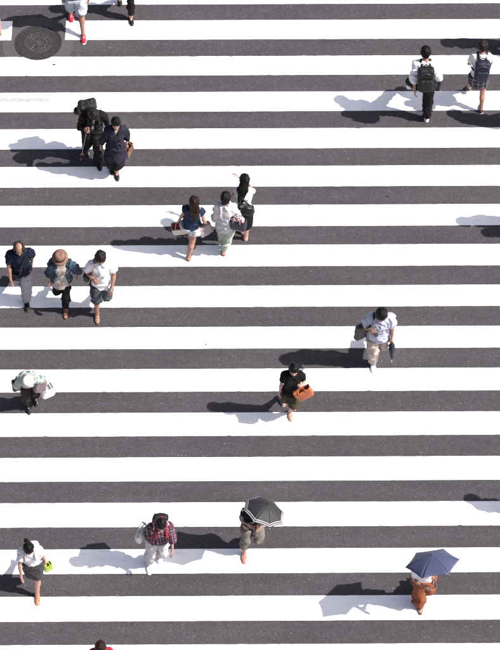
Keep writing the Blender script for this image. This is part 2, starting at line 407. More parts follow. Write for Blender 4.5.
# ------------------------------------------------------------------ the setting: road, painted bars, manhole
def ground(px, py, z=0.0):            # a point of the place from photograph pixels (500 x 650), used only to survey positions
    v = (py - 325) / FPX; u = (px - 250) / FPX
    r = Vector((u, math.cos(TH) - v * math.sin(TH), -math.sin(TH) - v * math.cos(TH)))
    c = Vector(cam.location); return c + r * ((z - c.z) / r.z)
SMUDGE = (ground(0, 98.2), ground(49, 102.2)); ASPH = mat_asphalt(); PAINT = mat_paint()
road_me = bpy.data.meshes.new('road')
S_ = 700.0; road_me.from_pydata([(-S_, -S_, 0), (S_, -S_, 0), (S_, S_, 0), (-S_, S_, 0)], [], [(0, 1, 2, 3)]); road_me.materials.append(ASPH)
road = tag(obj('road', road_me), kind='structure')
TILT = 0.0056
tops = {1: 20.3, 2: 56.3, 3: 92, 4: 128.6, 5: 166.2, 6: 205.2, 7: 245.1, 8: 285.9, 9: 327, 10: 368.9, 11: 412.6, 12: 457.2, 13: 502.4, 14: 548.8, 15: 596, 16: 644.4}
bots = {0: 4, 1: 39.2, 2: 75, 3: 111.2, 4: 148.3, 5: 186.5, 6: 226.1, 7: 266.2, 8: 306.8, 9: 348.4, 10: 391.2, 11: 435.6, 12: 480.7, 13: 526.4, 14: 573, 15: 620.6}
def bar(y0, y1, x0, x1, seed):
    n = int((x1 - x0) / 0.05); xs = np.linspace(x0, x1, n + 1); V = []; Q = []
    def edge(s):
        q = np.stack([xs * 9, np.full(n + 1, s), np.full(n + 1, 0.5)], 1); q2 = q * [5, 1, 1]
        chip = np.clip(noise3(q * [1.6, 1, 1] + 7) - 0.80, 0, 1) * 0.09
        return (noise3(q) - .5) * .006 + (noise3(q2) - .5) * .005, chip
    e0, c0 = edge(seed * 2.37 + 1.1); e1, c1 = edge(seed * 2.37 + 13.3)
    b = y0 + e0 + c0 + TILT * xs; t = y1 + e1 - c1 + TILT * xs
    rows = [(b - .002, 0.0005), (b, 0.004), ((b + t) / 2, 0.0042), (t, 0.004), (t + .002, 0.0005)]
    for yy, z in rows: V.append(np.stack([xs, yy, np.full(n + 1, z)], 1))
    V = np.concatenate(V); m = n + 1
    for r in range(4):
        i = np.arange(n); Q.append(np.stack([r * m + i, r * m + i + 1, (r + 1) * m + i + 1, (r + 1) * m + i], 1))
    return mesh_np('crosswalk_bar', V, np.concatenate(Q), PAINT, smooth=False)
for k in range(-8, 25):
    yb = ground(250, bots[k]).y if k in bots else 7.592 - 0.9 * k
    yt = ground(250, tops[k]).y if k in tops else 8.062 - 0.9 * k
    if k == 1:
        obj('crosswalk_bar', bar(yb, yt, -16, ground(11.9, 30).x, k), road)
        obj('crosswalk_bar', bar(yb, yt, ground(65.6, 30).x, 16, k + 40), road)
    else: obj('crosswalk_bar', bar(yb, yt, -16, 16, k), road)

mh = ground(38.3, 43.0)
def mat_collar():
    m, nt, b = newmat('collar_mortar'); co = coords(nt)
    n1 = N(nt, 'ShaderNodeTexNoise', i_Scale=60.0, i_Detail=5.0); nt.links.new(co, n1.inputs['Vector'])
    n2 = N(nt, 'ShaderNodeTexNoise', i_Scale=3.0, i_Detail=4.0); nt.links.new(co, n2.inputs['Vector'])
    c = mixc(nt, ramp(nt, n1.outputs[0], [(0.35, 0.0), (0.7, 1.0)]), (0.043, 0.039, 0.043), (0.058, 0.052, 0.057))
    nt.links.new(mixc(nt, 1.0, c, ramp(nt, n2.outputs[0], [(0.3, 0.9), (0.7, 1.1)]), 'MULTIPLY'), b.inputs['Base Color'])
    b.inputs['Roughness'].default_value = 0.9; return m
q = MB(); prof = [(0.425, 0.0022), (0.55, 0.0024), (0.655, 0.0022), (0.66, 0.0005)]
q.lathe(prof, 72); q.f = [f for f in q.f if len(f) == 4]; q.mi = q.mi[:len(q.f)]
col_o = obj('manhole_collar', q.mesh('manhole_collar', mat_collar(), smooth=False), road); col_o.location = (mh.x - 0.01, mh.y - 0.02, 0)
IRON = plain('cast_iron', (0.030, 0.027, 0.027), 0.62, 0.35, 0.5, 20, 0.3)
IRON_W = plain('cast_iron_worn', (0.058, 0.050, 0.047), 0.5, 0.35, 0.5, 40, 0.35)
HOLE = plain('hole_dark', (0.005, 0.005, 0.005), 0.9)
man = empty('manhole_cover', (mh.x, mh.y, 0.0), 0.0, 'round dark cast iron manhole cover set in the crossing, upper left corner', 'manhole cover')
q = MB(); q.lathe([(0.412, 0.001), (0.412, 0.011), (0.415, 0.0125), (0.434, 0.0125), (0.438, 0.011), (0.440, 0.001)], 72)
q.f = [f for f in q.f if len(f) == 4]; q.mi = q.mi[:len(q.f)]; obj('frame_ring', q.mesh('frame_ring', IRON, False), man)
q = MB(); q.lathe([(0.0, 0.0075), (0.20, 0.0075), (0.405, 0.0072), (0.407, 0.002)], 72); q.f = [f for f in q.f if len(f) == 4]; q.mi = q.mi[:len(q.f)]
obj('plate', q.mesh('plate', IRON, False), man)
q = MB(); q.lathe([(0.4045, 0.0004), (0.4125, 0.0004)], 72, Matrix.Translation((0, 0, .003))); q.f = [f for f in q.f if len(f) == 4]; q.mi = q.mi[:len(q.f)]; obj('dirt_gap', q.mesh('dirt_gap', HOLE, False), man)
q = MB()                                                     # short cast bars in rings
for rr, n in ((0.385, 84), (0.350, 76), (0.315, 68), (0.282, 60)):
    for i in range(n):
        t = 2 * math.pi * (i + (0.5 if n % 8 else 0)) / n
        d = Vector((math.cos(t), math.sin(t), 0)); e = Vector((-d.y, d.x, 0))
        if min(abs((math.degrees(t) - a + 180) % 360 - 180) for a in (20, 80, 140, 200, 260, 320)) < 3.5 and rr in (0.350, 0.315): continue
        q.box(d * rr + Vector((0, 0, .0095)), (0.011, 0.0095, .0022), (d, e, Vector((0, 0, 1))), taper=.8)
obj('tread_bars', q.mesh('tread_bars', IRON, False), man)['kind'] = 'stuff'
for i in range(6):
    t = R(20 + 60 * i); q = MB(); q.lathe([(0, .0085), (.017, .0085), (.019, .0078)], 12, Matrix.Translation((math.cos(t) * .333, math.sin(t) * .333, 0)))
    obj('lifting_hole', q.mesh('lifting_hole', HOLE, False), man)
q = MB(); q.lathe([(0.243, .0075), (0.245, .0105), (0.258, .0105), (0.260, .0075)], 60); q.f = [f for f in q.f if len(f) == 4]; q.mi = q.mi[:len(q.f)]
obj('inner_ring', q.mesh('inner_ring', IRON_W, False), man)
q = MB(); rr_ = random.Random(4)                             # worn relief in the middle: rosette and scattered raised pieces
for ring, (r0, n) in enumerate(((0.045, 6), (0.10, 11), (0.155, 16), (0.212, 26))):
    for i in range(n):
        t = 2 * math.pi * (i + .5 * (ring % 2)) / n; d = Vector((math.cos(t), math.sin(t), 0)); e = Vector((-d.y, d.x, 0))
        if ring in (1,) and i % 2: continue
        s = (0.017, 0.012) if ring == 0 else (0.012 + rr_.random() * .008, 0.010 + rr_.random() * .006)
        q.box(d * r0 + Vector((0, 0, .0092)), (*s, .0020), (d, e, Vector((0, 0, 1))), taper=.7)
q.lathe([(0, .0125), (.018, .012), (.022, .0075)], 12)
obj('relief_pattern', q.mesh('relief_pattern', IRON_W, False), man)['kind'] = 'stuff'

# ------------------------------------------------------------------ people: skeleton
def dirv(f, a, s):
    f = R(f); a = R(a); return np.array([s * math.sin(a), -math.sin(f) * math.cos(a), -math.cos(f) * math.cos(a)])
def nrm(v): v = np.asarray(v, dtype=float); return v / (np.linalg.norm(v) + 1e-12)
def joints(P):
    s = P['H'] / 1.7; fem = P['fem']; J = {}; l = R(P['lean']); b = R(P['bend']); t = R(P['twist'])
    def up(k): return np.array([math.sin(b * k), -math.sin(l * k) * math.cos(b * k), math.cos(l * k) * math.cos(b * k)])
    u = up(1.0); J['pel'] = np.zeros(3); J['waist'] = up(.5) * .13 * s; J['chest'] = J['waist'] + u * .22 * s
    J['shc'] = J['chest'] + up(1.1) * .11 * s; J['neck'] = J['chest'] + up(1.12) * .16 * s
    hl = R(P['lean'] + P['hp']); hu = nrm([math.sin(b * .5), -math.sin(hl), math.cos(hl)]); J['hu'] = hu
    nl = R(P['lean'] + .5 * P['hp'] + 8); J['headb'] = J['neck'] + np.array([math.sin(b * .5), -math.sin(nl), math.cos(nl)]) * .075 * s
    J['head'] = J['headb'] + hu * .095 * s
    lat = np.array([math.cos(t), math.sin(t), 0.0]); lat = nrm(lat - u * (lat @ u)); J['lat'] = lat; J['u'] = u; J['front'] = np.cross(lat, u)
    sw = (.143 if fem else .164) * s
    for S, k in (('L', 1), ('R', -1)):
        J['sh' + S] = J['shc'] + lat * k * sw; J['fd' + S] = dirv(P['ff' + S], P['fa' + S], k)
        J['el' + S] = J['sh' + S] + dirv(P['uf' + S], P['ua' + S], k) * .275 * s; J['wr' + S] = J['el' + S] + J['fd' + S] * .24 * s
        J['ha' + S] = J['wr' + S] + J['fd' + S] * .08 * s
        J['hip' + S] = np.array([k * .088 * s, 0, -.02 * s]); J['kn' + S] = J['hip' + S] + dirv(P['hf' + S], P['ha' + S], k) * .425 * s
        J['an' + S] = J['kn' + S] + dirv(P['hf' + S] - P['kf' + S], P['ha' + S], k) * .40 * s
    pl = P['front']; sh = .075 * s - J['an' + pl][2]; vec = ('hu', 'lat', 'u', 'front', 'fdL', 'fdR')
    for k in list(J):
        if k not in vec: J[k] = J[k] + np.array([0, 0, sh])
    for S in 'LR':
        z = J['an' + S][2]; a = 0.0
        if S != pl: a = max(0.0, min(72.0, (z - .075 * s) / (.14 * s) * 45 + (P['kf' + S] - 20) * .35))
        # keep the toes on or above the road
        while a > 0 and z - math.sin(R(a)) * .15 * s - math.cos(R(a)) * .055 * s < .012: a -= 1.0
        J['fp' + S] = max(a, 0.0)
    J['s'] = s; return J

# ---- canonical head (front -Y, up Z, origin at the middle of the head), hands and feet
def make_head(fem):
    f = Field((-.10, -.14, -.15), (.10, .12, .13), .0068)
    f.ell((0, .012, .030), (.074, .093, .084), 0)
    f.ell((0, -.028, -.035), (.058, .062, .072), .03)
    f.cone((0, -.045, -.085), (0, -.060, -.092), .030 if not fem else .026, .022, .03)
    for k in (-1, 1):
        f.ell((k * .040, -.062, -.028), (.022, .020, .024), .02)
        f.cone((k * .055, -.01, -.075), (k * .022, -.055, -.098), .016, .016, .03)
        f.ell((k * .032, -.090, .006), (.017, .014, .011), .008, cut=True)
        f.cone((k * .014, -.090, .022), (k * .046, -.080, .022), .008, .006, .012)
        f.ell((k * .078, .012, -.010), (.008, .018, .031), .008)
        f.ell((k * .010, -.100, -.036), (.009, .010, .008), .008)
    f.cone((0, -.090, .012), (0, -.110, -.030), .008, .011, .012)
    f.ell((0, -.093, -.060), (.024, .012, .006), .006); f.ell((0, -.090, -.070), (.020, .012, .006), .006)
    f.ell((0, -.103, -.065), (.022, .008, .0025), .004, cut=True)
    V, Q, g = f.nets(); V = smooth_net(V, Q, 1, .3); mi = np.zeros(len(Q), dtype=int); c = V[Q].mean(1)
    lips = (np.abs(c[:, 0]) < .024) & (np.abs(c[:, 2] + .065) < .011) & (c[:, 1] < -.078); mi[lips] = 1
    brow = (np.abs(np.abs(c[:, 0]) - .032) < .018) & (np.abs(c[:, 2] - .026) < .0055) & (c[:, 1] < -.055); mi[brow] = 2
    parts = [(V, Q, mi)]
    for k in (-1, 1):
        for (cc, r, m) in (((k * .032, -.0745, .006), .0125, 3), ((k * .032, -.0815, .006), .0068, 4)):
            e = Field(np.array(cc) - r, np.array(cc) + r, r / 3.2); e.ell(cc, (r, r, r), 0); v, q_, _ = e.nets(); parts.append((v, q_, np.full(len(q_), m)))
    return join_np(parts)
def join_np(parts):
    V = []; Q = []; M = []; n = 0
    for v, q_, m in parts: V.append(v); Q.append(q_ + n); M.append(np.asarray(m)); n += len(v)
    return np.concatenate(V), np.concatenate(Q), np.concatenate(M)
def make_hand(grip, h=.0050):        # right-hand template: +Y along the fingers, +Z palm side, +X thumb side, origin at the wrist
    f = Field((-.06, -.04, -.05), (.08, .20, .09), h)
    f.econe((0, -.035, 0), (0, .01, 0), .027, .021, .028, .018, (1, 0, 0), 0)
    f.rbox((0, .050, 0), (.040, .046, .013), .012, np.eye(3), .015)
    f.cone((.018, .015, .006), (.030, .045, .008), .016, .014, .02)
    for i, (x, L, bx) in enumerate(((.030, .074, .05), (.010, .082, .01), (-.011, .076, -.03), (-.031, .060, -.08))):
        b = np.array([x, .090 - abs(i - 1) * .004, 0]); a = 0.0
        for j, (fr, dg) in enumerate(((.45, (62, 16)), (.30, (75, 20)), (.25, (45, 14)))):
            a += R(dg[0] if grip else dg[1] + i * 2); d = np.array([bx * math.cos(a), math.cos(a), math.sin(a)])
            e = b + nrm(d) * L * fr; f.cone(b, e, .0088 - j * .0007, .0082 - j * .0008, .004); b = e
    b = np.array([.026, .022, .006])
    for (d, L, r) in ((((.72, .62, .30) if not grip else (.60, .50, .65)), .036, .0115), (((.38, .85, .32) if not grip else (-.05, .65, .75)), .030, .0098), (((.20, .92, .25) if not grip else (-.62, .55, .50)), .024, .0088)):
        e = b + nrm(d) * L; f.cone(b, e, r, r * .92, .006); b = e
    V, Q, g = f.nets(); return V, Q
HAND = {False: make_hand(False), True: make_hand(True)}
HEAD = {0: make_head(0), 1: make_head(1)}
EYEW = plain('eye_white', (0.55, 0.53, 0.50), 0.25); IRIS = plain('iris_brown', (0.02, 0.012, 0.008), 0.2)
LIP = skin('lips', (0.20, 0.065, 0.055)); BROW = plain('brow', (0.015, 0.010, 0.008), 0.8)
def frame_to(V, o, X, Y, Z, sc=1.0):
    return np.asarray(o)[None] + sc * (V[:, :1] * X + V[:, 1:2] * Y + V[:, 2:3] * Z)
def foot_frame(J, S):
    a = R(J['fp' + S]); Y = np.array([0, -math.cos(a), -math.sin(a)]); Z = np.array([0, -math.sin(a), math.cos(a)]); X = np.cross(Y, Z)
    return X, Y, Z      # X lateral, Y to the toes, Z up

def torso(f, J, fem, d, lo=-.13, flare=0.0, top=True, legs=True):
    s = J['s']; lat = J['lat']; u = J['u']; hx = np.array([1., 0, 0])
    W = dict(pel=(.146, .106), waist=(.130, .098), chest=(.150, .110), shc=(.135, .080)) if not fem else dict(pel=(.140, .102), waist=(.108, .084), chest=(.132, .100), shc=(.122, .074))
    w = {k: (v[0] * s + d, v[1] * s + d) for k, v in W.items()}
    f.econe(J['pel'] + u * lo * s, J['pel'], w['pel'][0] + flare, w['pel'][1] + flare, *w['pel'], hx, 0)
    f.econe(J['pel'], J['waist'], *w['pel'], *w['waist'], hx, .03)
    f.econe(J['waist'], J['chest'], *w['waist'], *w['chest'], lat, .03)
    f.econe(J['chest'], J['shc'], *w['chest'], *w['shc'], lat, .03)
    f.cone(J['shL'] - lat * .03 * s - u * .014 * s, J['shR'] + lat * .03 * s - u * .014 * s, .047 * s + d * .8, .047 * s + d * .8, .03)
    f.cone(J['shc'], J['neck'] - u * .005, .062 * s + d, .052 * s + d * .6, .035)
    if fem:
        for k in (-1, 1): f.ell(J['chest'] - u * .015 * s + lat * k * .062 * s + J['front'] * .072 * s, np.array([.055, .05, .052]) * s + d, .03)
def bounds(J, m=.2, keys=None):
    p = np.array([J[k] for k in (keys or ('pel', 'waist', 'chest', 'neck', 'shL', 'shR', 'elL', 'elR', 'wrL', 'wrR', 'knL', 'knR', 'anL', 'anR'))]); return p.min(0) - m, p.max(0) + m
def arm_radii(fem, s): k = (.83 if fem else .96) * s; return .047 * k, .038 * k, .039 * k, .026 * k
def make_body(J, P, sk, h=.0125):
    s = J['s']; fem = P['fem']; lo, hi = bounds(J); lo[2] = -.02; f = Field(lo, hi, h); torso(f, J, fem, -.012 if P.get('clothed', True) else 0.0, lo=-.02)
    f.cone(J['neck'] - J['u'] * .03 * s, J['headb'] + J['hu'] * .03 * s, .054 * s * (.9 if fem else 1), .052 * s * (.88 if fem else 1), .02)
    a, b, c, d = arm_radii(fem, s)
    for S, k in (('L', 1), ('R', -1)):
        f.cone(J['sh' + S], J['el' + S], a, b, .03); f.cone(J['el' + S], J['el' + S] * .7 + J['wr' + S] * .3, b, c, .015)
        f.cone(J['el' + S] * .7 + J['wr' + S] * .3, J['wr' + S], c, d, .02)
        H_, K_, A_ = J['hip' + S], J['kn' + S], J['an' + S]
        f.cone(H_, K_, .086 * s, .055 * s, .03); f.ell(H_ + np.array([0, .038, .0]) * s, np.array([.070, .065, .075]) * s, .03)
        back = nrm(np.cross(A_ - K_, [1., 0, 0])) * .016 * s
        if back[1] < 0: back = -back
        M_ = K_ * .68 + A_ * .32 + back; f.cone(K_, M_, .053 * s, .055 * s, .02); f.cone(M_, A_, .053 * s, .036 * s, .03)
        X, Y, Z = foot_frame(J, S); an = A_
        f.cone(an - Y * .03 * s - Z * .035 * s, an, .032 * s, .036 * s, .02)
        f.econe(an - Y * .02 * s - Z * .042 * s, an + Y * .11 * s - Z * .055 * s, .032 * s, .030 * s, .042 * s, .018 * s, X, .02)
        f.econe(an + Y * .11 * s - Z * .055 * s, an + Y * .165 * s - Z * .060 * s, .042 * s, .018 * s, .032 * s, .013 * s, X, .01)
    V, Q, g = f.nets(); V = smooth_net(V, Q, 1, .4); parts = [(V, Q, np.zeros(len(Q), dtype=int))]
    # head
    hu = J['hu']; y = R(P['hy']); fr = np.array([math.sin(y), -math.cos(y), 0]); fr = nrm(fr - hu * (fr @ hu)); Xh = np.cross(fr, hu) * -1
    J['hX'] = -np.cross(hu, fr); J['hX'] = np.cross(-fr, hu); J['hF'] = fr; J['hs'] = s * (.97 if fem else 1.0) * P.get('headk', 1.0)
    v, q_, m = HEAD[fem]; vv = frame_to(v, J['head'], J['hX'], -fr, hu, J['hs'])
    parts.append((vv, q_, m))
    for S, k in (('L', 1), ('R', -1)):
        grip = P.get('grip' + S, False); v, q_ = HAND[grip]; dd = J['fd' + S]; fa = R(P['ff' + S]) if not P.get('thumb' + S) else 0
        th = np.array(P['thumb' + S]) if P.get('thumb' + S) else np.array([0, -math.cos(fa), math.sin(fa)]); th = nrm(th - dd * (th @ dd)); z = np.cross(th, dd)
        mirror = z[0] * -k < 0
        if mirror: z = -z
        J['hz' + S] = z; J['ht' + S] = th
        vv = frame_to(v, J['wr' + S], th, dd, z, s * (.90 if fem else 1.0)); qq = q_[:, ::-1] if np.linalg.det(np.stack([th, dd, z])) < 0 else q_
        parts.append((vv, qq, np.zeros(len(qq), dtype=int)))
    V, Q, M = join_np(parts)
    return mesh_np('body', V, Q, [sk, LIP, BROW, EYEW, IRIS], M)

def finish_cloth(f, name, mat, amp=.007, seed=0, sc=(11, 11, 7), gathers=None, it=1):
    V, Q, g = f.nets(); V = smooth_net(V, Q, it, .4)
    wp = np.stack([noise3(V * 4.5 + seed), noise3(V * 4.5 + 11 + seed), noise3(V * 4.5 + 23)], 1) * 2.6
    a = noise3(V * np.array(sc) + wp + seed * 3.7); b = noise3(V[:, [1, 2, 0]] * np.array([15, 21, 17]) + seed * 1.3)
    rd = 1 - np.abs(2 * a - 1)
    V = V + g * ((rd ** 4) * amp * 2.3 + np.maximum(b - .30, -.05) * amp * 1.2)[:, None]
    if gathers is not None: V = V + g * gathers(V)[:, None]
    return mesh_np(name, V, Q, mat)

def make_top(J, P, L, name, seed, h=.0095):
    # L: col/mat, sleeve (0 none, .5 tee, 2 long), hem (metres along the spine from the pelvis), infl, flare, open, neck
    s = J['s']; fem = P['fem']; d = L.get('infl', .016) * .66; lo, hi = bounds(J, .2, ('pel', 'waist', 'neck', 'shL', 'shR', 'elL', 'elR', 'wrL', 'wrR')); lo[2] -= max(0, -L.get('hem', -.06) - .05)
    f = Field(lo, hi, h); hem = L.get('hem', -.06); torso(f, J, fem, d, lo=min(-.13, hem - .1), flare=L.get('flare', .012))
    u = J['u']; dn = u if hem > -.15 else nrm(u + np.array([0, 0, .6]))
    f.halfspace(J['pel'] + u * hem * s, -dn)
    a, b, c, e = arm_radii(fem, s); sl = L.get('sleeve', .5); ds = L.get('sinfl', d + .004) * .62
    for S in 'LR':
        A_, B_, C_ = J['sh' + S], J['el' + S], J['wr' + S]
        if sl <= 0:
            f.cone(A_, A_ + nrm(B_ - A_) * .01, a + .008, a + .008, .02); continue
        fr = min(sl, 1.0); E_ = A_ + (B_ - A_) * fr; n = nrm(B_ - A_)
        f.cone(A_, E_ + n * .05, a + ds, a * (1 - fr) + b * fr + ds + L.get('cuff', .006), .03, clips=[(E_, n)] if sl < 1 else ())
        if sl > 1:
            fr = sl - 1; F_ = B_ + (C_ - B_) * fr; n = nrm(C_ - B_)
            f.cone(B_, F_ + n * .05, b + ds, b * (1 - fr) + e * fr + ds * .9, .015, clips=[(F_, n)])
    nk = L.get('neck', .058) * s
    f.cutcone(J['neck'] + u * -.002, J['neck'] + u * .12, nk, nk * 1.5)
    if L.get('vneck'): f.cutcone(J['neck'] + u * .02 + J['front'] * .03, J['neck'] - u * L['vneck'] + J['front'] * .10, .05 * s, .012)
    if L.get('open'):
        w = L['open']; c0 = J['chest'] + J['front'] * .16 * s; f.rbox(c0 - u * .12, (w, .10, .42), .01, (J['lat'], J['front'], nrm(u)), cut=True)
        f.rbox(J['pel'] + J['front'] * .18 * s, (w * 1.4, .10, .30), .01, (J['lat'], J['front'], nrm(u)), cut=True)
    me = finish_cloth(f, name, L['mat'], L.get('amp', .007), seed)
    return me
def collar(J, s, mat, r=.066):
    q = MB(); u = J['u']; pts = []; ups = []
    for i in range(15):
        t = 2 * math.pi * (i / 14) ; fr = math.cos(t); c_ = J['neck'] + u * (.006 + (-.032 if fr > .85 else -.012 * fr)) * s + J['front'] * fr * (r + .004) * s + J['lat'] * math.sin(t) * r * s
        pts.append(c_); ups.append(nrm(J['front'] * fr + J['lat'] * math.sin(t) + u * .5))
    q.tube(pts, .01, 6, up=ups, flat=(.032 * s, .009)); return q.mesh('collar', mat)

def make_trousers(J, P, L, seed, h=.0098):
    # L: length (fraction of the leg: 1 = knee, 2 = ankle), infl, hemr, rise
    s = J['s']; fem = P['fem']; d = L.get('infl', .014); lo, hi = bounds(J, .22, ('pel', 'waist', 'knL', 'knR', 'anL', 'anR')); lo[2] = .0
    f = Field(lo, hi, h); u = J['u']; W = (.146, .106) if not fem else (.140, .102); Ww = (.136, .102) if not fem else (.120, .092); hx = np.array([1., 0, 0])
    f.econe(J['pel'] - np.array([0, 0, .05]) * s, J['pel'], W[0] * s + d, W[1] * s + d, W[0] * s + d, W[1] * s + d, hx, 0)
    f.econe(J['pel'], J['pel'] * .2 + J['waist'] * .8, W[0] * s + d, W[1] * s + d, Ww[0] * s + d * .8, Ww[1] * s + d * .8, hx, .03)
    ln = L.get('length', 1.92); dh = L.get('hemr', d + .018)
    for S in 'LR':
        H_, K_, A_ = J['hip' + S], J['kn' + S], J['an' + S]; f.ell(H_ + np.array([0, .045, .0]) * s, np.array([.075, .07, .08]) * s + d, .03)
        fr = min(ln, 1.0); E_ = H_ + (K_ - H_) * fr; n = nrm(K_ - H_); rt = .086 * s + d; rk = .056 * s + (d + (dh - d) * .4)
        re = rt * (1 - fr) + rk * fr if ln > 1 else rt * (1 - fr) + (.058 * s) * fr + dh
        f.cone(H_, E_ + n * (.05 if ln < 1 else 0), rt, re, .03, clips=[(E_, n)] if ln < 1 else ())
        if ln > 1:
            fr = ln - 1; F_ = K_ + (A_ - K_) * fr; n = nrm(A_ - K_); mid = K_ * .65 + A_ * .35 + np.array([0, .012, 0]) * s
            f.cone(K_, mid, rk, .052 * s + d + (dh - d) * .6, .03, clips=[(F_, n)])
            f.cone(mid, A_ + n * .04, .052 * s + d + (dh - d) * .6, .036 * s + dh, .03, clips=[(F_, n)])
    f.halfspace(J['pel'] + u * L.get('rise', .09) * s, u)
    return finish_cloth(f, L.get('name', 'trousers'), L['mat'], L.get('amp', .009), seed, (10, 10, 9))
def make_skirt(J, P, L, seed, h=.0095):
    s = J['s']; ln = L.get('length', .8); d = L.get('infl', .012)
    def at(S): 
        return J['hip' + S] + (J['kn' + S] - J['hip' + S]) * min(ln, 1) + (J['an' + S] - J['kn' + S]) * max(0, ln - 1)
    a_, b_ = at('L'), at('R'); zt = max(a_[2], b_[2]) if ln < 1 else min(a_[2], b_[2])
    zt = J['pel'][2] - L.get('drop', .40) * s; c_ = (a_ + b_) / 2; hc = np.array([c_[0], c_[1], zt])
    ra = abs(a_[0] - b_[0]) / 2 + .072 * s + L.get('hemr', .02); rb = abs(a_[1] - b_[1]) / 2 + .080 * s + L.get('hemr', .02)
    lo = np.minimum(J['pel'], hc) - .35; hi = np.maximum(J['pel'], hc) + .35; lo[2] = zt - .05; hi[2] = J['pel'][2] + .2; f = Field(lo, hi, h); hx = np.array([1., 0, 0])
    f.econe(J['pel'], J['pel'] * .1 + J['waist'] * .9, .140 * s + d, .104 * s + d, .118 * s + d * .7, .09 * s + d * .7, hx, 0)
    f.econe(J['pel'] - np.array([0, .0, .03]) * s, J['pel'], .143 * s + d, .118 * s + d, .140 * s + d, .104 * s + d, hx, .02)
    f.econe(hc - np.array([0, 0, .10]), J['pel'] - np.array([0, 0, .03]) * s, ra, rb, .143 * s + d, .118 * s + d, hx, .03)
    for S in 'LR': f.cone(J['hip' + S], J['kn' + S], .088 * s + d, .062 * s + d, .04)
    f.halfspace(J['pel'] + J['u'] * L.get('rise', .10) * s, J['u']); f.halfspace(hc, np.array([0, 0, -1.]))
    n = L.get('pleats', 0); pa = L.get('pleat_amp', .010)
    def gat(V):
        t = np.arctan2(V[:, 0] - J['pel'][0], V[:, 1] - J['pel'][1]); k = np.clip((J['pel'][2] - V[:, 2]) / (J['pel'][2] - zt), 0, 1); return pa * k * np.cos(t * n) if n else 0 * t
    return finish_cloth(f, 'skirt', L['mat'], L.get('amp', .007), seed, (9, 9, 4), gat)

# ---- hair, in the head frame
def make_hair(J, P, L, seed):
    st = L['style']; f = Field((-.16, -.16, -.42 if 'long' in st else -.20), (.16, .26, .26), .0076); th = L.get('thick', .012) + .006
    f.ell((0, .014, .030), np.array([.078, .096, .088]) + th, 0)
    if st in ('bob', 'long', 'longtie'):
        f.econe((0, .030, .02), (0, .040, -.085 if st == 'bob' else -.06), .086, .082, .088, .070, (1, 0, 0), .03)
    if st == 'short': f.econe((0, .045, .02), (0, .058, -.050), .078, .055, .056, .040, (1, 0, 0), .03)
    if st == 'bob_short': f.econe((0, .035, .02), (0, .045, -.060), .084, .072, .078, .060, (1, 0, 0), .03)
    if st == 'bun':
        f.econe((0, .035, .02), (0, .050, -.045), .078, .065, .058, .048, (1, 0, 0), .03); b = L.get('bun', (-.03, .128, .088)); f.ell(b, (.046, .046, .044), .012)
    if st == 'top_bun':
        f.econe((0, .035, .02), (0, .050, -.045), .078, .065, .058, .048, (1, 0, 0), .03); f.ell((0, .02, .130), (.034, .034, .026), .008)
    if st == 'ponytail':
        f.econe((0, .035, .02), (0, .050, -.045), .078, .065, .058, .048, (1, 0, 0), .03); f.cone((0, .10, .04), (0, .150, -.02), .024, .032, .02); f.cone((0, .150, -.02), (0, .145, -.19), .032, .012, .03)
    if st == 'balding':
        f.ell((0, -.015, .118), (.066, .096, .062), .01, cut=True); f.ell((0, -.09, .05), (.075, .06, .06), .01, cut=True); f.econe((0, .045, .02), (0, .058, -.050), .076, .05, .056, .038, (1, 0, 0), .03)
    # face opening
    fb = L.get('fringe', 0.0)
    f.ell((0, -.125, -.030 - fb), (.066, .085, .080), .012, cut=True); f.ell((0, -.090, -.105), (.080, .080, .070), .012, cut=True)
    if st in ('short', 'bun', 'top_bun', 'balding', 'ponytail'):
        for k in (-1, 1): f.ell((k * .090, -.005, -.055), (.030, .040, .055), .01, cut=True)
    if st in ('short', 'balding'): f.ell((0, -.010, -.130), (.10, .075, .07), .01, cut=True)
    V, Q, g = f.nets(); V = smooth_net(V, Q, 1, .4)
    ang = np.arctan2(V[:, 0], V[:, 1] + .01); w = noise3(np.stack([ang * 11 + 20, V[:, 2] * 9 + 3, np.hypot(V[:, 0], V[:, 1]) * 30 + seed], 1)); w2 = noise3(V * 60 + seed)
    if L.get('cap'): w = w * 0 + .5; w2 = w2 * 0 + .5
    w3 = noise3(np.stack([ang * 3.2 + 9, V[:, 2] * 14 + 5, V[:, 1] * 16 + seed * 2.1], 1)); w4 = noise3(np.stack([V[:, 0] * 95, V[:, 1] * 34, V[:, 2] * 40 + seed], 1))
    V = V + g * ((w - .5) * .014 + (w2 - .5) * .006 + (w3 - .5) * .016 + (w4 - .5) * .012)[:, None]
    V = frame_to(V, J['head'], J['hX'], -J['hF'], J['hu'], J['hs'])
    return mesh_np('hair', V, Q, L['mat'])
def make_long_fall(J, L, seed):      # the hanging length of long hair, lying over the back or one shoulder
    s = J['s']; B0 = J['head'] - J['hF'] * .055 * s + J['hu'] * .01; off = J['lat'] * L.get('side', 0.0)
    back = -J['front']; p1 = J['neck'] + back * .075 * s + off * .5 + J['u'] * .02; p2 = J['chest'] + back * (.125 * s) + off + J['u'] * (.06 - L.get('fall', .10))
    lo = np.minimum(np.minimum(B0, p1), p2) - .15; hi = np.maximum(np.maximum(B0, p1), p2) + .15; f = Field(lo, hi, .0075)
    f.econe(B0, p1, .086 * s, .066 * s, .096 * s, .052 * s, J['lat'], 0); f.econe(p1, p2, .096 * s, .052 * s, .052 * s, .022 * s, J['lat'], .03)
    V, Q, g = f.nets(); V = smooth_net(V, Q, 1, .4); x = (V - B0) @ J['lat']; w = noise3(np.stack([x * 75 + 40, V[:, 2] * 6, V[:, 1] * 20 + seed], 1))
    V = V + g * ((w - .5) * .020)[:, None]; return mesh_np('hair_fall', V, Q, L['mat'])

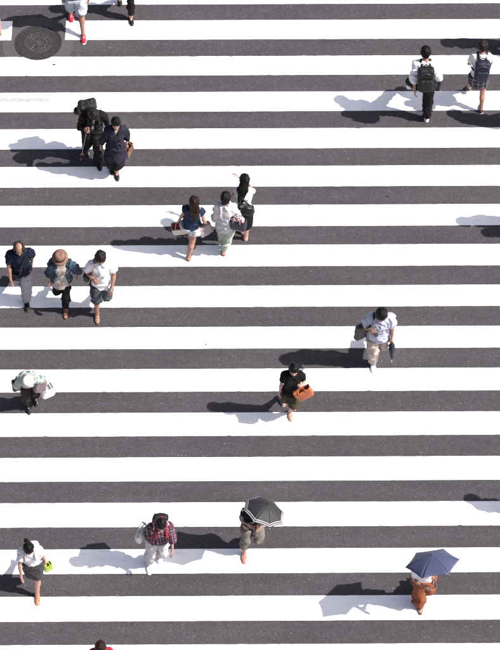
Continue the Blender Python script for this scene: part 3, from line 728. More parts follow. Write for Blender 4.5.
# ---- shoes: templates in the foot frame, shared between people (origin at the ankle, Y to the toes, Z up)
def shoe_field(kind):
    f = Field((-.07, -.09, -.10), (.07, .21, .05), .0072)
    f.econe((0, -.03, -.045), (0, .10, -.052), .038, .036, .046, .028, (1, 0, 0), 0); f.econe((0, .10, -.052), (0, .160, -.058), .046, .028, .036, .020, (1, 0, 0), .01)
    top = {'sneaker': .012, 'dress': .0, 'pump': -.028}[kind]
    f.cone((0, -.012, -.04), (0, .0, top), .040, .042, .02); f.halfspace(np.array([0, 0, top]), np.array([0, 0, 1.])); f.halfspace(np.array([0, 0, -.066]), np.array([0, 0, -1.]))
    if kind == 'pump': f.ell((0, .035, -.018), (.030, .055, .030), .004, cut=True)
    V, Q, g = f.nets(); return smooth_net(V, Q, 1, .3), Q
def sole_field(th, heel):
    f = Field((-.07, -.09, -.12), (.07, .22, .0), .0080)
    f.econe((0, -.03, -.062), (0, .11, -.062), .042, .04, .050, .05, (1, 0, 0), 0); f.econe((0, .11, -.062), (0, .165, -.062), .050, .05, .038, .038, (1, 0, 0), .01)
    f.halfspace(np.array([0, 0, -.058]), np.array([0, 0, 1.])); f.halfspace(np.array([0, 0, -.058 - th]), np.array([0, 0, -1.])); V, Q, g = f.nets(); return V, Q
SHOE_T = {k: shoe_field(k) for k in ('sneaker', 'dress', 'pump')}; SOLE_T = sole_field(.017, 0)
SHOE_ME = {}
def put_shoe(J, S, L, root):
    X, Y, Z = foot_frame(J, S); s = J['s']; an = J['an' + S]; k = 1.0
    M = Matrix((( X[0], Y[0], Z[0], an[0]), (X[1], Y[1], Z[1], an[1]), (X[2], Y[2], Z[2], an[2]), (0, 0, 0, 1))) @ Matrix.Diagonal((s, s, s, 1))
    kind = L['kind']; key = (kind, L['mat'].name, L['sole'].name)
    if key not in SHOE_ME:
        if kind == 'sandal':
            q = MB()
            for yy, r, w, zz in ((.115, .047, .020, -.052), (.065, .044, .018, -.040)):
                pts = []; ups = []
                for i in range(9):
                    t = math.pi * (i / 8); pts.append((math.cos(t) * r, yy, -.064 + math.sin(t) * (.064 + zz + .026))); ups.append((math.cos(t), 0, math.sin(t)))
                q.tube(pts, .01, 6, up=ups, flat=(w, .004))
            pts = []; ups = []
            for i in range(13): t = 2 * math.pi * i / 12; pts.append((math.cos(t) * .041, math.sin(t) * .041, -.002 - .006 * math.sin(t))); ups.append((math.cos(t), math.sin(t), 0))
            q.tube(pts, .01, 6, up=ups, flat=(.012, .004)); up_ = q.mesh('strap', L['mat'])
        else:
            V, Q = SHOE_T[kind]; up_ = mesh_np('shoe_upper', V, Q, L['mat'])
            if kind == 'sneaker':
                pass
        V, Q = SOLE_T; so = mesh_np('sole', V, Q, L['sole']); lace = None
        if kind == 'sneaker':
            q = MB()
            for i, yy in enumerate((.045, .062, .079, .096)):
                z0 = -.006 - i * .0065; q.tube([(-.020, yy, z0 - .006), (0, yy + .003, z0 + .002), (.020, yy, z0 - .006)], .0032, 6)
            lace = q.mesh('laces', L.get('lace', L['sole']))
        SHOE_ME[key] = (up_, so, lace)
    up_, so, lace = SHOE_ME[key]
    o = obj('sandal' if kind == 'sandal' else 'shoe', up_, root); o.matrix_basis = M
    o2 = obj('sole', so, o)
    if lace: obj('laces', lace, o)

PEOPLE = {}
def person(key, P, look, label, group='pedestrians on the crossing'):
    J = joints(P); J['P'] = P; root = empty('person', (P['x'], P['y'], 0), R(P['rz']), label, 'person', group); seed = len(PEOPLE) + 1
    PEOPLE[key] = (J, root)
    sk = look['skin']; obj('body', make_body(J, P, sk), root)
    for L in look.get('tops', []):
        t = obj(L['name'], make_top(J, P, L, L['name'], seed), root)
        if L.get('collar'): obj('collar', collar(J, J['s'], L['mat']), t)
        seed += 7
    b = look.get('bottom')
    hems = [L.get('hem', -.06) for L in look.get('tops', []) if not L.get('open')]
    if b and hems and min(hems) < -.01: b['rise'] = min(b.get('rise', .09), min(hems) + .045)
    if b: obj('skirt' if b['kind'] == 'skirt' else b.get('name', 'trousers'), (make_skirt if b['kind'] == 'skirt' else make_trousers)(J, P, b, seed), root)
    hr = look.get('hair')
    if hr:
        ho = obj('hair', make_hair(J, P, hr, seed), root)
        if hr.get('fall'): obj('hair_fall', make_long_fall(J, hr, seed), ho)
    for S in 'LR': put_shoe(J, S, look['shoes'], root)
    return J, root

# ------------------------------------------------------------------ poses (metres and degrees)
PK = 'x y H rz lean bend twist hfL haL kfL hfR haR kfR ufL uaL ffL faL ufR uaR ffR faR hp hy'.split()
POSES = {
    'red_shoes': ('L', 0, [-3.225, 7.005, 1.727, 6.6, 18.0, 0.3, -1.3, 18.9, 0.6, -1.0, -5.2, 0.1, 29.6, -18.0, 12.0, 0.0, 5.0, -6.3, 11.8, -12.7, 3.5, 15.6, 0.0]),
    'black_leggings': ('L', 1, [-2.297, 7.338, 1.614, 7.6, 11.2, 2.5, 0.0, 16.7, -2.0, 11.2, -8.9, 1.7, 32.4, -18.0, 12.0, 0.0, 5.0, 15.0, 12.0, 30.0, 5.0, 13.4, 0.0]),
    'left_edge': ('R', 1, [-4.781, 6.361, 1.62, -1.0, 6.1, 0.6, -0.0, -12.0, 1.0, 35.0, 20.1, 2.1, 6.0, 15.0, 14.2, 24.4, 8.8, -18.0, 12.0, 0.0, 5.0, 12.0, 0.0]),
    'suit': ('L', 0, [-2.805, 3.803, 1.676, 10.7, 26.5, 1.7, 0.6, 19.6, -1.5, 16.2, 3.1, 0.3, 32.7, -26.3, 14.3, -13.9, 9.0, -8.2, 11.7, 117.3, -13.4, 14.0, 0.0]),
    'navy_coat': ('L', 1, [-2.364, 3.331, 1.576, 5.9, 1.0, 3.1, 1.5, 1.2, -6.6, 13.1, -5.7, 0.2, 20.5, -21.9, 10.3, -6.4, 2.0, -5.3, 18.6, -9.2, 15.7, 7.7, 0.0]),
    'student_white': ('R', 0, [3.124, 4.763, 1.672, 182.2, 7.7, 0.6, -1.4, 45.8, 8.7, -0.3, -4.6, -1.1, 2.2, -20.8, 7.7, -25.0, -3.0, -7.6, 15.4, 57.9, 2.8, 16.1, 0.0]),
    'student_plaid': ('R', 1, [4.124, 5.034, 1.583, 178.5, 6.1, -2.1, 3.3, 33.4, 4.2, 16.5, -7.6, -0.4, 6.9, 8.5, 19.4, 62.3, -16.3, 19.7, 18.9, 69.5, -6.9, 13.8, 0.0]),
    'navy_top': ('R', 1, [-1.011, 1.561, 1.575, 171.9, -5.0, -7.7, 4.6, 15.7, -6.1, 6.3, -6.9, -9.3, 4.9, 7.9, 17.2, 15.8, 17.3, -7.0, 12.8, 28.9, 5.4, 8.2, 0.0]),
    'white_blouse': ('R', 1, [-0.416, 1.562, 1.595, 179.8, -0.0, -0.0, 0.7, 11.9, -5.2, 3.5, 2.2, -9.8, 4.0, -0.4, 8.6, 33.5, 10.0, -10.1, 15.4, 21.5, 10.1, 9.9, 0.0]),
    'arm_raised': ('R', 1, [-0.108, 1.855, 1.58, 178.4, 11.6, -1.4, -3.2, 15.0, -3.9, 1.1, 4.2, -3.9, 1.1, 12.4, 24.1, 57.3, -33.5, 64.2, -12.4, 128.4, -52.1, 15.8, 0.0]),
    'balding': ('L', 0, [-3.892, 0.542, 1.7, 6.3, 7.7, 0.8, 2.7, 12.1, -3.2, 13.0, -8.6, -1.2, 49.4, -23.8, 7.8, -9.5, -2.3, 9.9, 7.8, 19.8, -2.1, 16.7, 0.0]),
    'hat_woman': ('L', 1, [-3.195, 0.36, 1.627, 0.1, 5.9, 1.7, 2.6, 11.1, -3.7, 13.8, -4.4, 0.8, 53.3, -3.9, 27.8, -17.2, 0.6, 0.4, 13.5, 2.9, 7.2, 7.2, 0.0]),
    'denim_shorts': ('R', 0, [-2.509, 0.284, 1.685, 4.5, 3.5, 0.9, -1.0, 1.7, -3.4, 58.0, 11.3, 2.3, 11.5, 4.0, 9.1, 33.1, -10.3, -11.5, 19.6, 92.2, -27.4, 12.9, 0.0]),
    'old_woman': ('R', 1, [-3.656, -1.753, 1.514, 6.5, 40.6, -1.1, -1.3, -4.9, 0.9, 19.5, 4.2, -2.5, 14.8, -31.3, 21.3, -17.7, 17.1, -20.8, 9.3, -28.3, -0.2, -1.4, 0.0]),
    'black_shirt': ('L', 1, [0.674, -1.938, 1.552, 3.9, 1.6, 4.1, -1.0, 14.1, -6.1, 42.5, -12.0, 1.0, 35.0, -10.0, 16.4, 127.1, -16.6, -0.1, 13.1, 3.1, 6.4, 9.6, 0.0]),
    'phone_man': ('R', 0, [2.138, -0.868, 1.748, 0.3, 9.2, 1.9, 0.3, -8.8, 0.1, 70.0, 4.1, -2.4, 11.9, -5.5, 7.3, 4.2, 1.8, -9.5, 17.0, 118.1, -22.6, 19.9, 0.0]),
    'plaid': ('R', 1, [-1.446, -4.877, 1.626, 5.7, 15.6, 4.4, 1.0, 5.0, -5.6, 36.5, 4.0, 6.8, 13.9, 10.7, 8.3, 23.8, -1.4, -7.5, 8.4, -7.0, -10.0, 7.0, 0.0]),
    'black_umbrella': ('R', 1, [0.039, -4.557, 1.597, 1.3, 18.0, 0.2, 0.3, 12.8, 2.4, 70.0, 13.0, 4.1, 11.8, -6.2, 14.5, 105.3, -32.1, -5.0, 10.1, 121.3, -29.1, 15.3, 0.0]),
    'bun': ('L', 1, [-3.417, -5.29, 1.588, 2.5, 15.5, -2.7, 4.2, 16.0, -4.3, 9.5, -8.0, 1.0, 60.0, -9.8, 12.1, -10.7, 6.8, 26.0, 8.0, 13.8, -1.5, 9.6, 0.0]),
    'navy_umbrella': ('R', 1, [2.721, -5.604, 1.576, 3.5, 17.5, -3.1, 0.6, -3.9, 1.9, 60.0, 8.2, -3.6, 16.4, -13.5, -5.1, 119.2, 6.5, 7.9, 6.6, 131.1, -28.1, 12.0, 0.0]),
    'red_top': ('L', 1, [-2.261, -7.154, 1.58, 0, 6, 0, 0, 20, 1, 6, -12, 1, 35, -18, 12, 0, 5, 60, 30, 150, -20, 12, 0]),
    'right_top': ('R', 1, [5.084, 6.41, 1.66, 0, 6, 0, 0, -12, 1, 35, 20, 1, 6, 15, 12, 30, 5, -18, 12, 0, 5, 12, 0]),
    'right_low': ('L', 0, [5.17, 4.463, 1.7, 180, 6, 0, 0, 20, 1, 6, -12, 1, 35, -18, 12, 0, 5, 15, 12, 30, 5, 12, 0]),
    'right_mid': ('R', 0, [5.23, 2.114, 1.72, 0, 6, 0, 0, -12, 1, 35, 20, 1, 6, 15, 12, 30, 5, -18, 12, 0, 5, 12, 0]),
    'right_mid_second': ('L', 1, [5.573, 1.874, 1.62, 0, 6, 0, 0, 20, 1, 6, -12, 1, 35, -18, 12, 0, 5, 15, 12, 30, 5, 12, 0]),
    'right_bottom': ('L', 1, [4.986, -3.933, 1.6, 180, 6, 0, 0, 20, 1, 6, -12, 1, 35, -18, 35, 0, 20, 15, 40, 30, 25, 12, 0]),
}
def pose(k, **ov):
    f, g, v = POSES[k]; P = dict(zip(PK, v)); P['front'] = f; P['fem'] = g; P.update(ov); return P

# ------------------------------------------------------------------ things people wear on the back, carry and hold
def world_pt(key, p):
    J, root = PEOPLE[key]; a = root.rotation_euler.z; c, s_ = math.cos(a), math.sin(a)
    return Vector((root.location.x + c * p[0] - s_ * p[1], root.location.y + s_ * p[0] + c * p[1], p[2]))
def thing_for(key, name, base, label, cat, group=None):
    J, root = PEOPLE[key]; o = empty(name, world_pt(key, base), root.rotation_euler.z, label, cat, group); return o
def part_field(f, name, mat, base, parent, seed=0, amp=.004, label=None, sc=(14, 14, 12)):
    V, Q, g = f.nets(); V = smooth_net(V, Q, 1, .4)
    if amp: a = noise3(V * np.array(sc) + seed * 2.7); V = V + g * ((1 - np.abs(2 * a - 1)) ** 2 * amp * 1.4 - amp * .5)[:, None]
    return obj(name, mesh_np(name, V - np.asarray(base)[None], Q, mat), parent, label)
def part_mb(q, name, mat, base, parent, smooth=True):
    b = Vector([float(v) for v in base]); q.v = [tuple(Vector(p) - b) for p in q.v]; return obj(name, q.mesh(name, mat, smooth), parent)
def backpack(key, size, mat, label, strap_mat=None, pocket=True, low=.16, out=.02, tilt=0.0, round_=.06, gd=.016, shift=0.0, lid=None):
    J, root = PEOPLE[key]; s = J['s']; w, h, d = size; back = -J['front']; u = J['u']; c = J['chest'] + u * (.04 - low + .09) * s + back * (.105 * s + gd * .7 + d / 2 + out) + J['lat'] * shift
    base = c - u * h / 2; o = thing_for(key, 'backpack', base, label, 'backpack', 'bags carried over the crossing'); ax = (J['lat'], back, u)
    f = Field(c - .35, c + .35, .0095); f.rbox(c, (w / 2, d / 2, h / 2), round_, ax, 0)
    part_field(f, 'bag_body', mat, base, o, 3, .007)
    if pocket:
        f = Field(c - .35, c + .35, .0095); f.rbox(c + back * (d / 2 + .012) - u * h * .17, (w * .38, .035, h * .26), .03, ax, 0); part_field(f, 'front_pocket', mat, base, o, 5, .005)
        q = MB(); z = c + back * (d / 2 - .004) + u * h * .22; pts = [z + J['lat'] * x * w * .42 + u * (1 - x * x) * h * .17 + back * (.012 - .02 * x * x) for x in np.linspace(-1, 1, 9)]; q.tube(pts, .005, 6); part_mb(q, 'zip', plain('zip_grey', (.10, .10, .10), .4, .6), base, o)
    if lid:
        f = Field(c - .4, c + .4, .0095); f.rbox(c + u * (h / 2 - .01), (w * .46, d * .52, .055), .05, ax, 0); f.rbox(c + J['lat'] * (-w / 2 - .01) - u * .06, (.045, .05, .10), .04, ax, .02); part_field(f, 'lid', lid, base, o, 9, .014)
    q = MB(); z = c + u * h / 2 - back * d * .2; q.tube(catmull([z + J['lat'] * -.04, z + J['lat'] * -.02 + u * .04, z + J['lat'] * .02 + u * .04, z + J['lat'] * .04], 3), .009, 8); part_mb(q, 'top_handle', strap_mat or mat, base, o)
    for k in (-1, 1):
        lat = J['lat'] * k; fr = J['front']; g = gd + .012
        p = [J['shc'] + lat * .07 * s - fr * (.085 * s + g), J['shc'] + lat * .085 * s - fr * .03 * s + u * (.060 * s + g), J['shc'] + lat * .092 * s + fr * .045 * s + u * (.042 * s + g * .8),
             J['shc'] + lat * .100 * s + fr * (.100 * s + g) - u * .05 * s, J['chest'] + lat * .118 * s + fr * (.105 * s + g) - u * .01 * s, J['chest'] + lat * (.158 * s + g) + fr * .045 * s - u * .075 * s, J['chest'] + lat * (.145 * s + g) - fr * .06 * s - u * .13 * s, J['chest'] + lat * .10 * s - fr * (.11 * s + g) - u * .16 * s]
        cen = [J['shc'] - u * .05] * 4 + [J['chest']] * 2 + [J['chest'] - u * .13] * 2
        pts = catmull(p, 5); cs = catmull(cen, 5); q = MB(); q.tube(pts, .01, 8, up=[nrm(np.array(a_) - np.array(b_)) for a_, b_ in zip(pts, cs)], flat=(.048, .014)); part_mb(q, 'strap', strap_mat or mat, base, o)
    return o
def ribbon_to(q, pts, cen, w=.03, t=.006):
    pts = catmull(pts, 6); cs = catmull(cen, 6); q.tube(pts, .01, 8, up=[nrm(np.array(a_) - np.array(b_)) for a_, b_ in zip(pts, cs)], flat=(w, t))
def soft_bag(key, centre, size, mat, label, cat='shoulder bag', name='shoulder_bag', yaw=0.0, strap=None, strap_mat=None, tilt=0.0, taper=0.0, round_=.03, flap=None, sw=.022, amp=.007, lean=0.0):
    # a closed soft bag hanging at centre (person space); strap = list of way points over the shoulder
    J, root = PEOPLE[key]; w, h, d = size; c = np.asarray(centre, dtype=float); M = Matrix.Rotation(R(yaw), 3, 'Z') @ Matrix.Rotation(R(tilt), 3, 'Y') @ Matrix.Rotation(R(lean), 3, 'X')
    ax = [np.array(M @ Vector(v)) for v in ((1, 0, 0), (0, 1, 0), (0, 0, 1))]; base = c - ax[2] * h / 2
    o = thing_for(key, name, base, label, cat, 'bags carried over the crossing'); r = max(w, h, d) * .8
    f = Field(c - r, c + r, .0085); f.rbox(c, (w / 2, d / 2, h / 2), min(round_, d * .45), ax, 0, taper=taper); part_field(f, 'bag_body', mat, base, o, len(label), amp)
    if flap: f = Field(c - r, c + r, .0085); f.rbox(c + ax[1] * -(d / 2) + ax[2] * h * .14, (w * .44, .012, h * .32), .011, ax, 0); part_field(f, 'flap', flap, base, o, 2, .003)
    q = MB(); q.tube([c + ax[2] * (h / 2 + .001) + ax[0] * x * w * .42 for x in np.linspace(-1, 1, 5)], .004, 6); part_mb(q, 'zip', plain('zip_grey', (.10, .10, .10), .4, .6), base, o)
    if strap is not None:
        q = MB(); top = c + ax[2] * (h / 2 - .02); a_ = top + ax[0] * w * .42; b_ = top - ax[0] * w * .42
        pts = [a_] + [np.asarray(p_) for p_ in strap] + [b_]; cen = [J['chest'] * .6 + J['pel'] * .4] * len(pts); ribbon_to(q, pts, cen, sw); part_mb(q, 'strap', strap_mat or mat, base, o)
    return o, ax, base
def over_shoulder(J, S, gd=.018, spread=.05):
    k = 1 if S == 'L' else -1; s = J['s']; lat = J['lat'] * k; u = J['u']; fr = J['front']
    return [J['chest'] + lat * (.165 * s) + fr * (spread + .03) - u * .06, J['shc'] + lat * .118 * s + fr * .05 * s + u * (.035 * s + gd), J['shc'] + lat * .112 * s + u * (.056 * s + gd), J['shc'] + lat * .118 * s - fr * .06 * s + u * (.030 * s + gd), J['chest'] + lat * (.165 * s) - fr * (spread + .03) - u * .06]
def tote(key, top, size, mat, label, cat='handbag', name='handbag', yaw=0.0, tilt=0.0, handle=.11, flare=1.12, handle_mat=None, rim=None, filling=None, swing=0.0, group='bags carried over the crossing', side_handles=False, hr=.0055, soft=.004):
    # open bag hanging by two loop handles from top (person space, inside the fist)
    J, root = PEOPLE[key]; w, h, d = size; t_ = Vector([float(v) for v in top]); M = Matrix.Rotation(R(yaw), 3, 'Z') @ Matrix.Rotation(R(tilt), 3, 'Y') @ Matrix.Rotation(R(swing), 3, 'X')
    X, Y, Z = (M @ Vector(v) for v in ((1, 0, 0), (0, 1, 0), (0, 0, 1))); rimc = t_ - Z * handle; base = rimc - Z * h
    o = thing_for(key, name, base, label, cat, group)
    def ring(z, sc, inset=0.0):
        r_ = []; a = w / 2 * sc - inset; b = d / 2 * sc - inset; cr = min(a, b) * .45
        for (sx, sy, a0) in ((1, 1, 0), (-1, 1, 90), (-1, -1, 180), (1, -1, 270)):
            for j in range(4): t = R(a0 + j * 30); r_.append(base + Z * z + X * (sx * (a - cr) + cr * math.cos(t)) + Y * (sy * (b - cr) + cr * math.sin(t)))
        # dents and sag
        out = []
        for p in r_: n_ = float(noise3(np.array([[p.x * 17 + 3, p.y * 17, p.z * 13 + len(label)]]))[0]) - .5; out.append(p + (p - (base + Z * z)).normalized() * n_ * soft * 3)
        return out
    rings = [ring(0, .82), ring(.006, .90)] + [ring(h * i / 5, 1 + (flare - 1) * i / 5) for i in range(1, 6)] + [ring(h - i_ * h * .45, flare - (flare - 1) * i_ * .4, .006) for i_ in (0.0, .5, 1.0)]
    q = MB(); n = len(rings[0]); vs = [p for r_ in rings for p in r_]; fs = [(i * n + j, i * n + (j + 1) % n, (i + 1) * n + (j + 1) % n, (i + 1) * n + j) for i in range(len(rings) - 1) for j in range(n)]
    fs.append(tuple(range(n))[::-1]); fs.append(tuple((len(rings) - 1) * n + j for j in range(n))); q.add(vs, fs); part_mb(q, 'bag_body', mat, base, o)
    for sy in (-1, 1):
        q = MB(); e = Y * sy * (d / 2 * flare + .002)
        q.tube(catmull([rimc + e + X * w * .24 - Z * .035, rimc + e + X * w * .23, t_ + X * .035 - Z * .008 + Y * sy * .004, t_ + Y * sy * .004 + Z * .004, t_ - X * .035 - Z * .008 + Y * sy * .004, rimc + e - X * w * .23, rimc + e - X * w * .24 - Z * .035], 4), hr, 8)
        part_mb(q, 'handle', handle_mat or mat, base, o)
    if rim:
        q = MB(); a = ring(h * .97, flare * 1.01); q.tube(a + [a[0]], .006, 6); part_mb(q, 'rim', rim, base, o)
    if filling:
        c = np.array(base + Z * (h * .97)); f = Field(c - .25, c + .25, .008); f.rbox(c, (w * .44, d * .40, h * .13), .03, [np.array(v) for v in (X, Y, Z)], 0); part_field(f, 'lining', filling, base, o, 4, .006)
    return o
def umbrella(key, hand, axis, length, Rr, drop, nrib, cloth, label, phase=0.0, under=.10, cat='umbrella', curve=.5, scallop=.10):
    # open umbrella: hub length metres from the hand along axis
    J, root = PEOPLE[key]; z = Vector(axis).normalized(); hd = Vector([float(v) for v in hand]); hub = hd + z * length; base = hd - z * under
    o = thing_for(key, 'umbrella', base, label, cat, 'open umbrellas against the sun'); x = Vector((1, 0, 0)); x = (x - z * x.dot(z)).normalized(); y = z.cross(x)
    def P_(t, r): # rib profile
        q_ = r / Rr; dz = -drop * (curve * q_ * q_ + (1 - curve) * q_) ; return hub + (x * math.cos(t) + y * math.sin(t)) * r + z * dz
    nr, na = 9, 8
    steel = plain('umbrella_steel', (.45, .45, .46), .3, .9); dark = plain('umbrella_dark', (.02, .02, .022), .4)
    for i in range(nrib):
        t0 = 2 * math.pi * i / nrib + phase; t1 = t0 + 2 * math.pi / nrib; V = []; n_ = (na + 1) * (nr + 1)
        for layer in (0, 1):
            for a in range(na + 1):
                fa = a / na; 
                for b_ in range(nr + 1):
                    r = max(.004, Rr * b_ / nr); pa = P_(t0, r); pb = P_(t1, r); mid = 4 * fa * (1 - fa); p = pa.lerp(pb, fa); q_ = b_ / nr
                    # cloth stretched flat between ribs, slightly sunk and scalloped at the edge
                    ctr = hub + z * ((p - hub).dot(z)); p = p + (ctr - p) * (scallop * mid * q_ ** 3) + z * (.010 * mid * q_ * (1 - q_) * 2) 
                    p = p - z * (.0016 * layer + .0004); V.append(p)
        F = []
        def id_(l, a, b_): return l * n_ + a * (nr + 1) + b_
        for a in range(na):
            for b_ in range(nr):
                F.append((id_(0, a, b_), id_(0, a, b_ + 1), id_(0, a + 1, b_ + 1), id_(0, a + 1, b_))); F.append((id_(1, a, b_), id_(1, a + 1, b_), id_(1, a + 1, b_ + 1), id_(1, a, b_ + 1)))
        for a in range(na): F.append((id_(0, a, nr), id_(1, a, nr), id_(1, a + 1, nr), id_(0, a + 1, nr)))
        for b_ in range(nr): F.append((id_(0, 0, b_), id_(1, 0, b_), id_(1, 0, b_ + 1), id_(0, 0, b_ + 1))); F.append((id_(0, na, b_), id_(0, na, b_ + 1), id_(1, na, b_ + 1), id_(1, na, b_)))
        q = MB(); q.add(V, F); bb = Vector([float(v) for v in base]); q.v = [tuple(Vector(p) - bb) for p in q.v]; me = q.mesh('canopy_panel', cloth)
        uv = me.uv_layers.new(name='UVMap'); half = t0 + math.pi / nrib; hx = (x * math.cos(half) + y * math.sin(half)); hy = (-x * math.sin(half) + y * math.cos(half)); lab = []
        for lp in me.loops:
            k_ = lp.vertex_index % n_; a = k_ // (nr + 1); b_ = k_ % (nr + 1); uv.data[lp.index].uv = (b_ / nr, (a / na - .5) * b_ / nr * 2 * math.sin(math.pi / nrib) * Rr + .5)
        obj('canopy_panel', me, o)
        q = MB(); pts = [P_(t0, Rr * k_ / 6) - z * .006 for k_ in range(0, 7)]; q.tube(pts, .0025, 6); e = P_(t0, Rr * 1.0); dd = (P_(t0, Rr) - P_(t0, Rr * .9)).normalized(); q.tube([e - dd * .004 - z * .003, e + dd * .014 - z * .003], .0038, 6)
        q.tube([P_(t0, Rr * .5) - z * .008, hub - z * (drop * .6 + .11)], .002, 5); part_mb(q, 'rib', steel, base, o)
    q = MB(); q.tube([hd - z * .02, hub - z * .003], .0048, 8); part_mb(q, 'shaft', steel, base, o)
    q = MB(); q.tube([hub - z * .004, hub + z * .012, hub + z * .038], [.012, .0075, .004], 10); part_mb(q, 'tip', dark, base, o)
    q = MB(); q.tube([hd - z * under, hd - z * (under - .01), hd + z * .03, hd + z * .045], [.013, .016, .014, .008], 10); part_mb(q, 'handle', dark, base, o)
    return o
def sun_hat(key, crown, band, brim_r=.14, label=None, low=.0, wob=.012, crown_h=.130, tilt=0):
    J, root = PEOPLE[key]; hu = Vector(J['hu']); X = Vector(J['hX']); Y = -Vector(J['hF']); s = J['hs']; c = Vector(J['head']) + hu * (.034 - low) * s
    M = Matrix(((X.x, Y.x, hu.x, c.x), (X.y, Y.y, hu.y, c.y), (X.z, Y.z, hu.z, c.z), (0, 0, 0, 1))) @ Matrix.Diagonal((.98 * s, 1.10 * s, s, 1)) @ Matrix.Rotation(R(tilt), 4, 'X')
    q = MB(); w = lambda t, r: wob * math.sin(2 * t + .7) * max(0, (r - .095) / .05) + (.0022 * math.sin(t * 23 + r * 300) if r > .1 else 0)
    hb = crown_h; q.lathe([(.098, -.004), (.098, .0), (brim_r * .85, -.012), (brim_r, -.024), (brim_r + .003, -.021), (brim_r * .85, -.006), (.104, .006), (.100, .012), (.098, hb * .6), (.086, hb * .88), (.060, hb), (.03, hb * .985), (0, hb * .96)], 36, M, wob=w)
    ho = obj('hat', q.mesh('hat', crown), root, label)
    if band: q = MB(); q.lathe([(.1035, .008), (.1055, .010), (.1045, .052), (.1010, .054)], 36, M); q.f = [f for f in q.f if len(f) == 4]; q.mi = q.mi[:len(q.f)]; obj('hat_band', q.mesh('hat_band', band), ho)
    return ho

# ------------------------------------------------------------------ palette
SK = skin('skin_fair', (.285, .165, .130)); SK2 = skin('skin_tan', (.225, .125, .092)); SK3 = skin('skin_pale', (.34, .21, .175))
HB = hairmat('hair_black', (.0030, .0025, .0027)); HBR = hairmat('hair_brown', (.0105, .0045, .0040)); HD = hairmat('hair_dark', (.008, .006, .006)); HG = hairmat('hair_greying', (.012, .009, .008))
WHITE = fabric('cloth_white', (.56, .55, .57), .85, var=.05); WHITE2 = fabric('cloth_offwhite', (.42, .40, .41), .85, var=.06); BLACK = fabric('cloth_black', (.0075, .0070, .0080), .8); BLACK2 = fabric('cloth_black_soft', (.013, .0125, .014), .85)
NAVY = fabric('cloth_navy', (.009, .011, .024)); NAVYB = fabric('cloth_navy_blouse', (.0085, .018, .044)); COAT = fabric('cloth_coat_navy', (.017, .016, .027)); GREYL = fabric('cloth_grey_light', (.25, .24, .265)); GREYS = fabric('cloth_grey_shirt', (.14, .125, .125))
PALEBLUE = fabric('cloth_shorts_pale', (.30, .32, .37)); DENIM = blotch('denim_shorts', (.022, .027, .034), (.058, .066, .076), 13, .40, .65); DENIMJ = blotch('denim_jacket', (.017, .026, .042), (.045, .066, .098), 11, .42, .66)
CREAM = fabric('cloth_cream', (.29, .245, .225)); KHAKI = fabric('cloth_khaki', (.31, .255, .23)); LAV = fabric('cloth_lavender', (.33, .33, .415)); TAUPE = fabric('cloth_taupe', (.125, .108, .095)); OLIVE = fabric('cloth_olive', (.032, .028, .014))
MINT = fabric('cloth_mint', (.27, .305, .26)); RUST = fabric('cloth_rust', (.155, .044, .019)); DGREY = fabric('cloth_dark_grey', (.035, .032, .035)); REDC = fabric('cloth_red', (.22, .010, .018)); DARKTR = fabric('cloth_trousers_dark', (.022, .019, .018))
CHECK = plaid('plaid_shirt', (.016, .014, .026), (.075, .012, .030), (.22, .19, .22), 19.0); PSK = plaid('plaid_skirt', (.045, .045, .055), (.015, .015, .022), (.16, .155, .17), 11.0)
FLOR = blotch('blouse_speckled', (.30, .335, .315), (.05, .10, .075), 11, .54, .60); LINEN = fabric('linen_white', (.42, .385, .385), .9, var=.05); STRAW = fabric('straw_brown', (.150, .083, .060), .8, 1800, .3)
SRED = fabric('shoe_red', (.36, .010, .020), .6); SW = plain('shoe_white', (.55, .54, .55), .5); SB = plain('shoe_black', (.006, .006, .006), .4, 0, .25); SBR = plain('shoe_brown', (.045, .018, .010), .4); SOR = plain('shoe_orange', (.40, .115, .035), .5); SPK = plain('shoe_coral', (.34, .125, .105), .45)
SBG = plain('shoe_beige', (.27, .175, .14), .45); RUB = plain('rubber_white', (.50, .49, .50), .6); RUBB = plain('rubber_black', (.010, .010, .010), .7); GREYSH = plain('shoe_grey', (.12, .11, .115), .6)
LORANGE = plain('leather_orange', (.27, .066, .020), .42, 0, .5, 9, .25); LBROWN = plain('leather_brown', (.115, .045, .022), .4, 0, .5, 9, .3); LBLACK = plain('leather_black', (.005, .0047, .0055), .42, 0, .22, 9, .3); LNAVY = plain('leather_navy', (.008, .008, .017), .45, 0, .3, 9, .2)
LBEIGE = plain('leather_beige', (.24, .185, .185), .5, 0, .5, 9, .15); NYL = plain('nylon_black', (.008, .008, .009), .6, 0, .18, 12, .4); NYN = plain('nylon_navy', (.009, .010, .022), .55, 0, .2, 12, .4); LIME = plain('bag_lime', (.25, .32, .030), .5, 0, .5, 10, .15); PAPER = plain('bag_paper_cream', (.47, .45, .40), .6, 0, .4, 20, .05)
PLASTIC = plain('bag_plastic_white', (.58, .55, .56), .35, 0, .5, 20, .05); GREYBAG = fabric('bag_grey_canvas', (.075, .068, .064), .8); MAUVE = fabric('bag_mauve', (.15, .115, .125), .8); TANSTRAP = plain('strap_tan', (.25, .070, .035), .5); PINK = fabric('bag_pink', (.36, .12, .11), .7)

def top(name, mat, **k): return dict(name=name, mat=mat, **k)
SHOE = lambda kind, mat, sole=RUBB, **k: dict(kind=kind, mat=mat, sole=sole, **k)

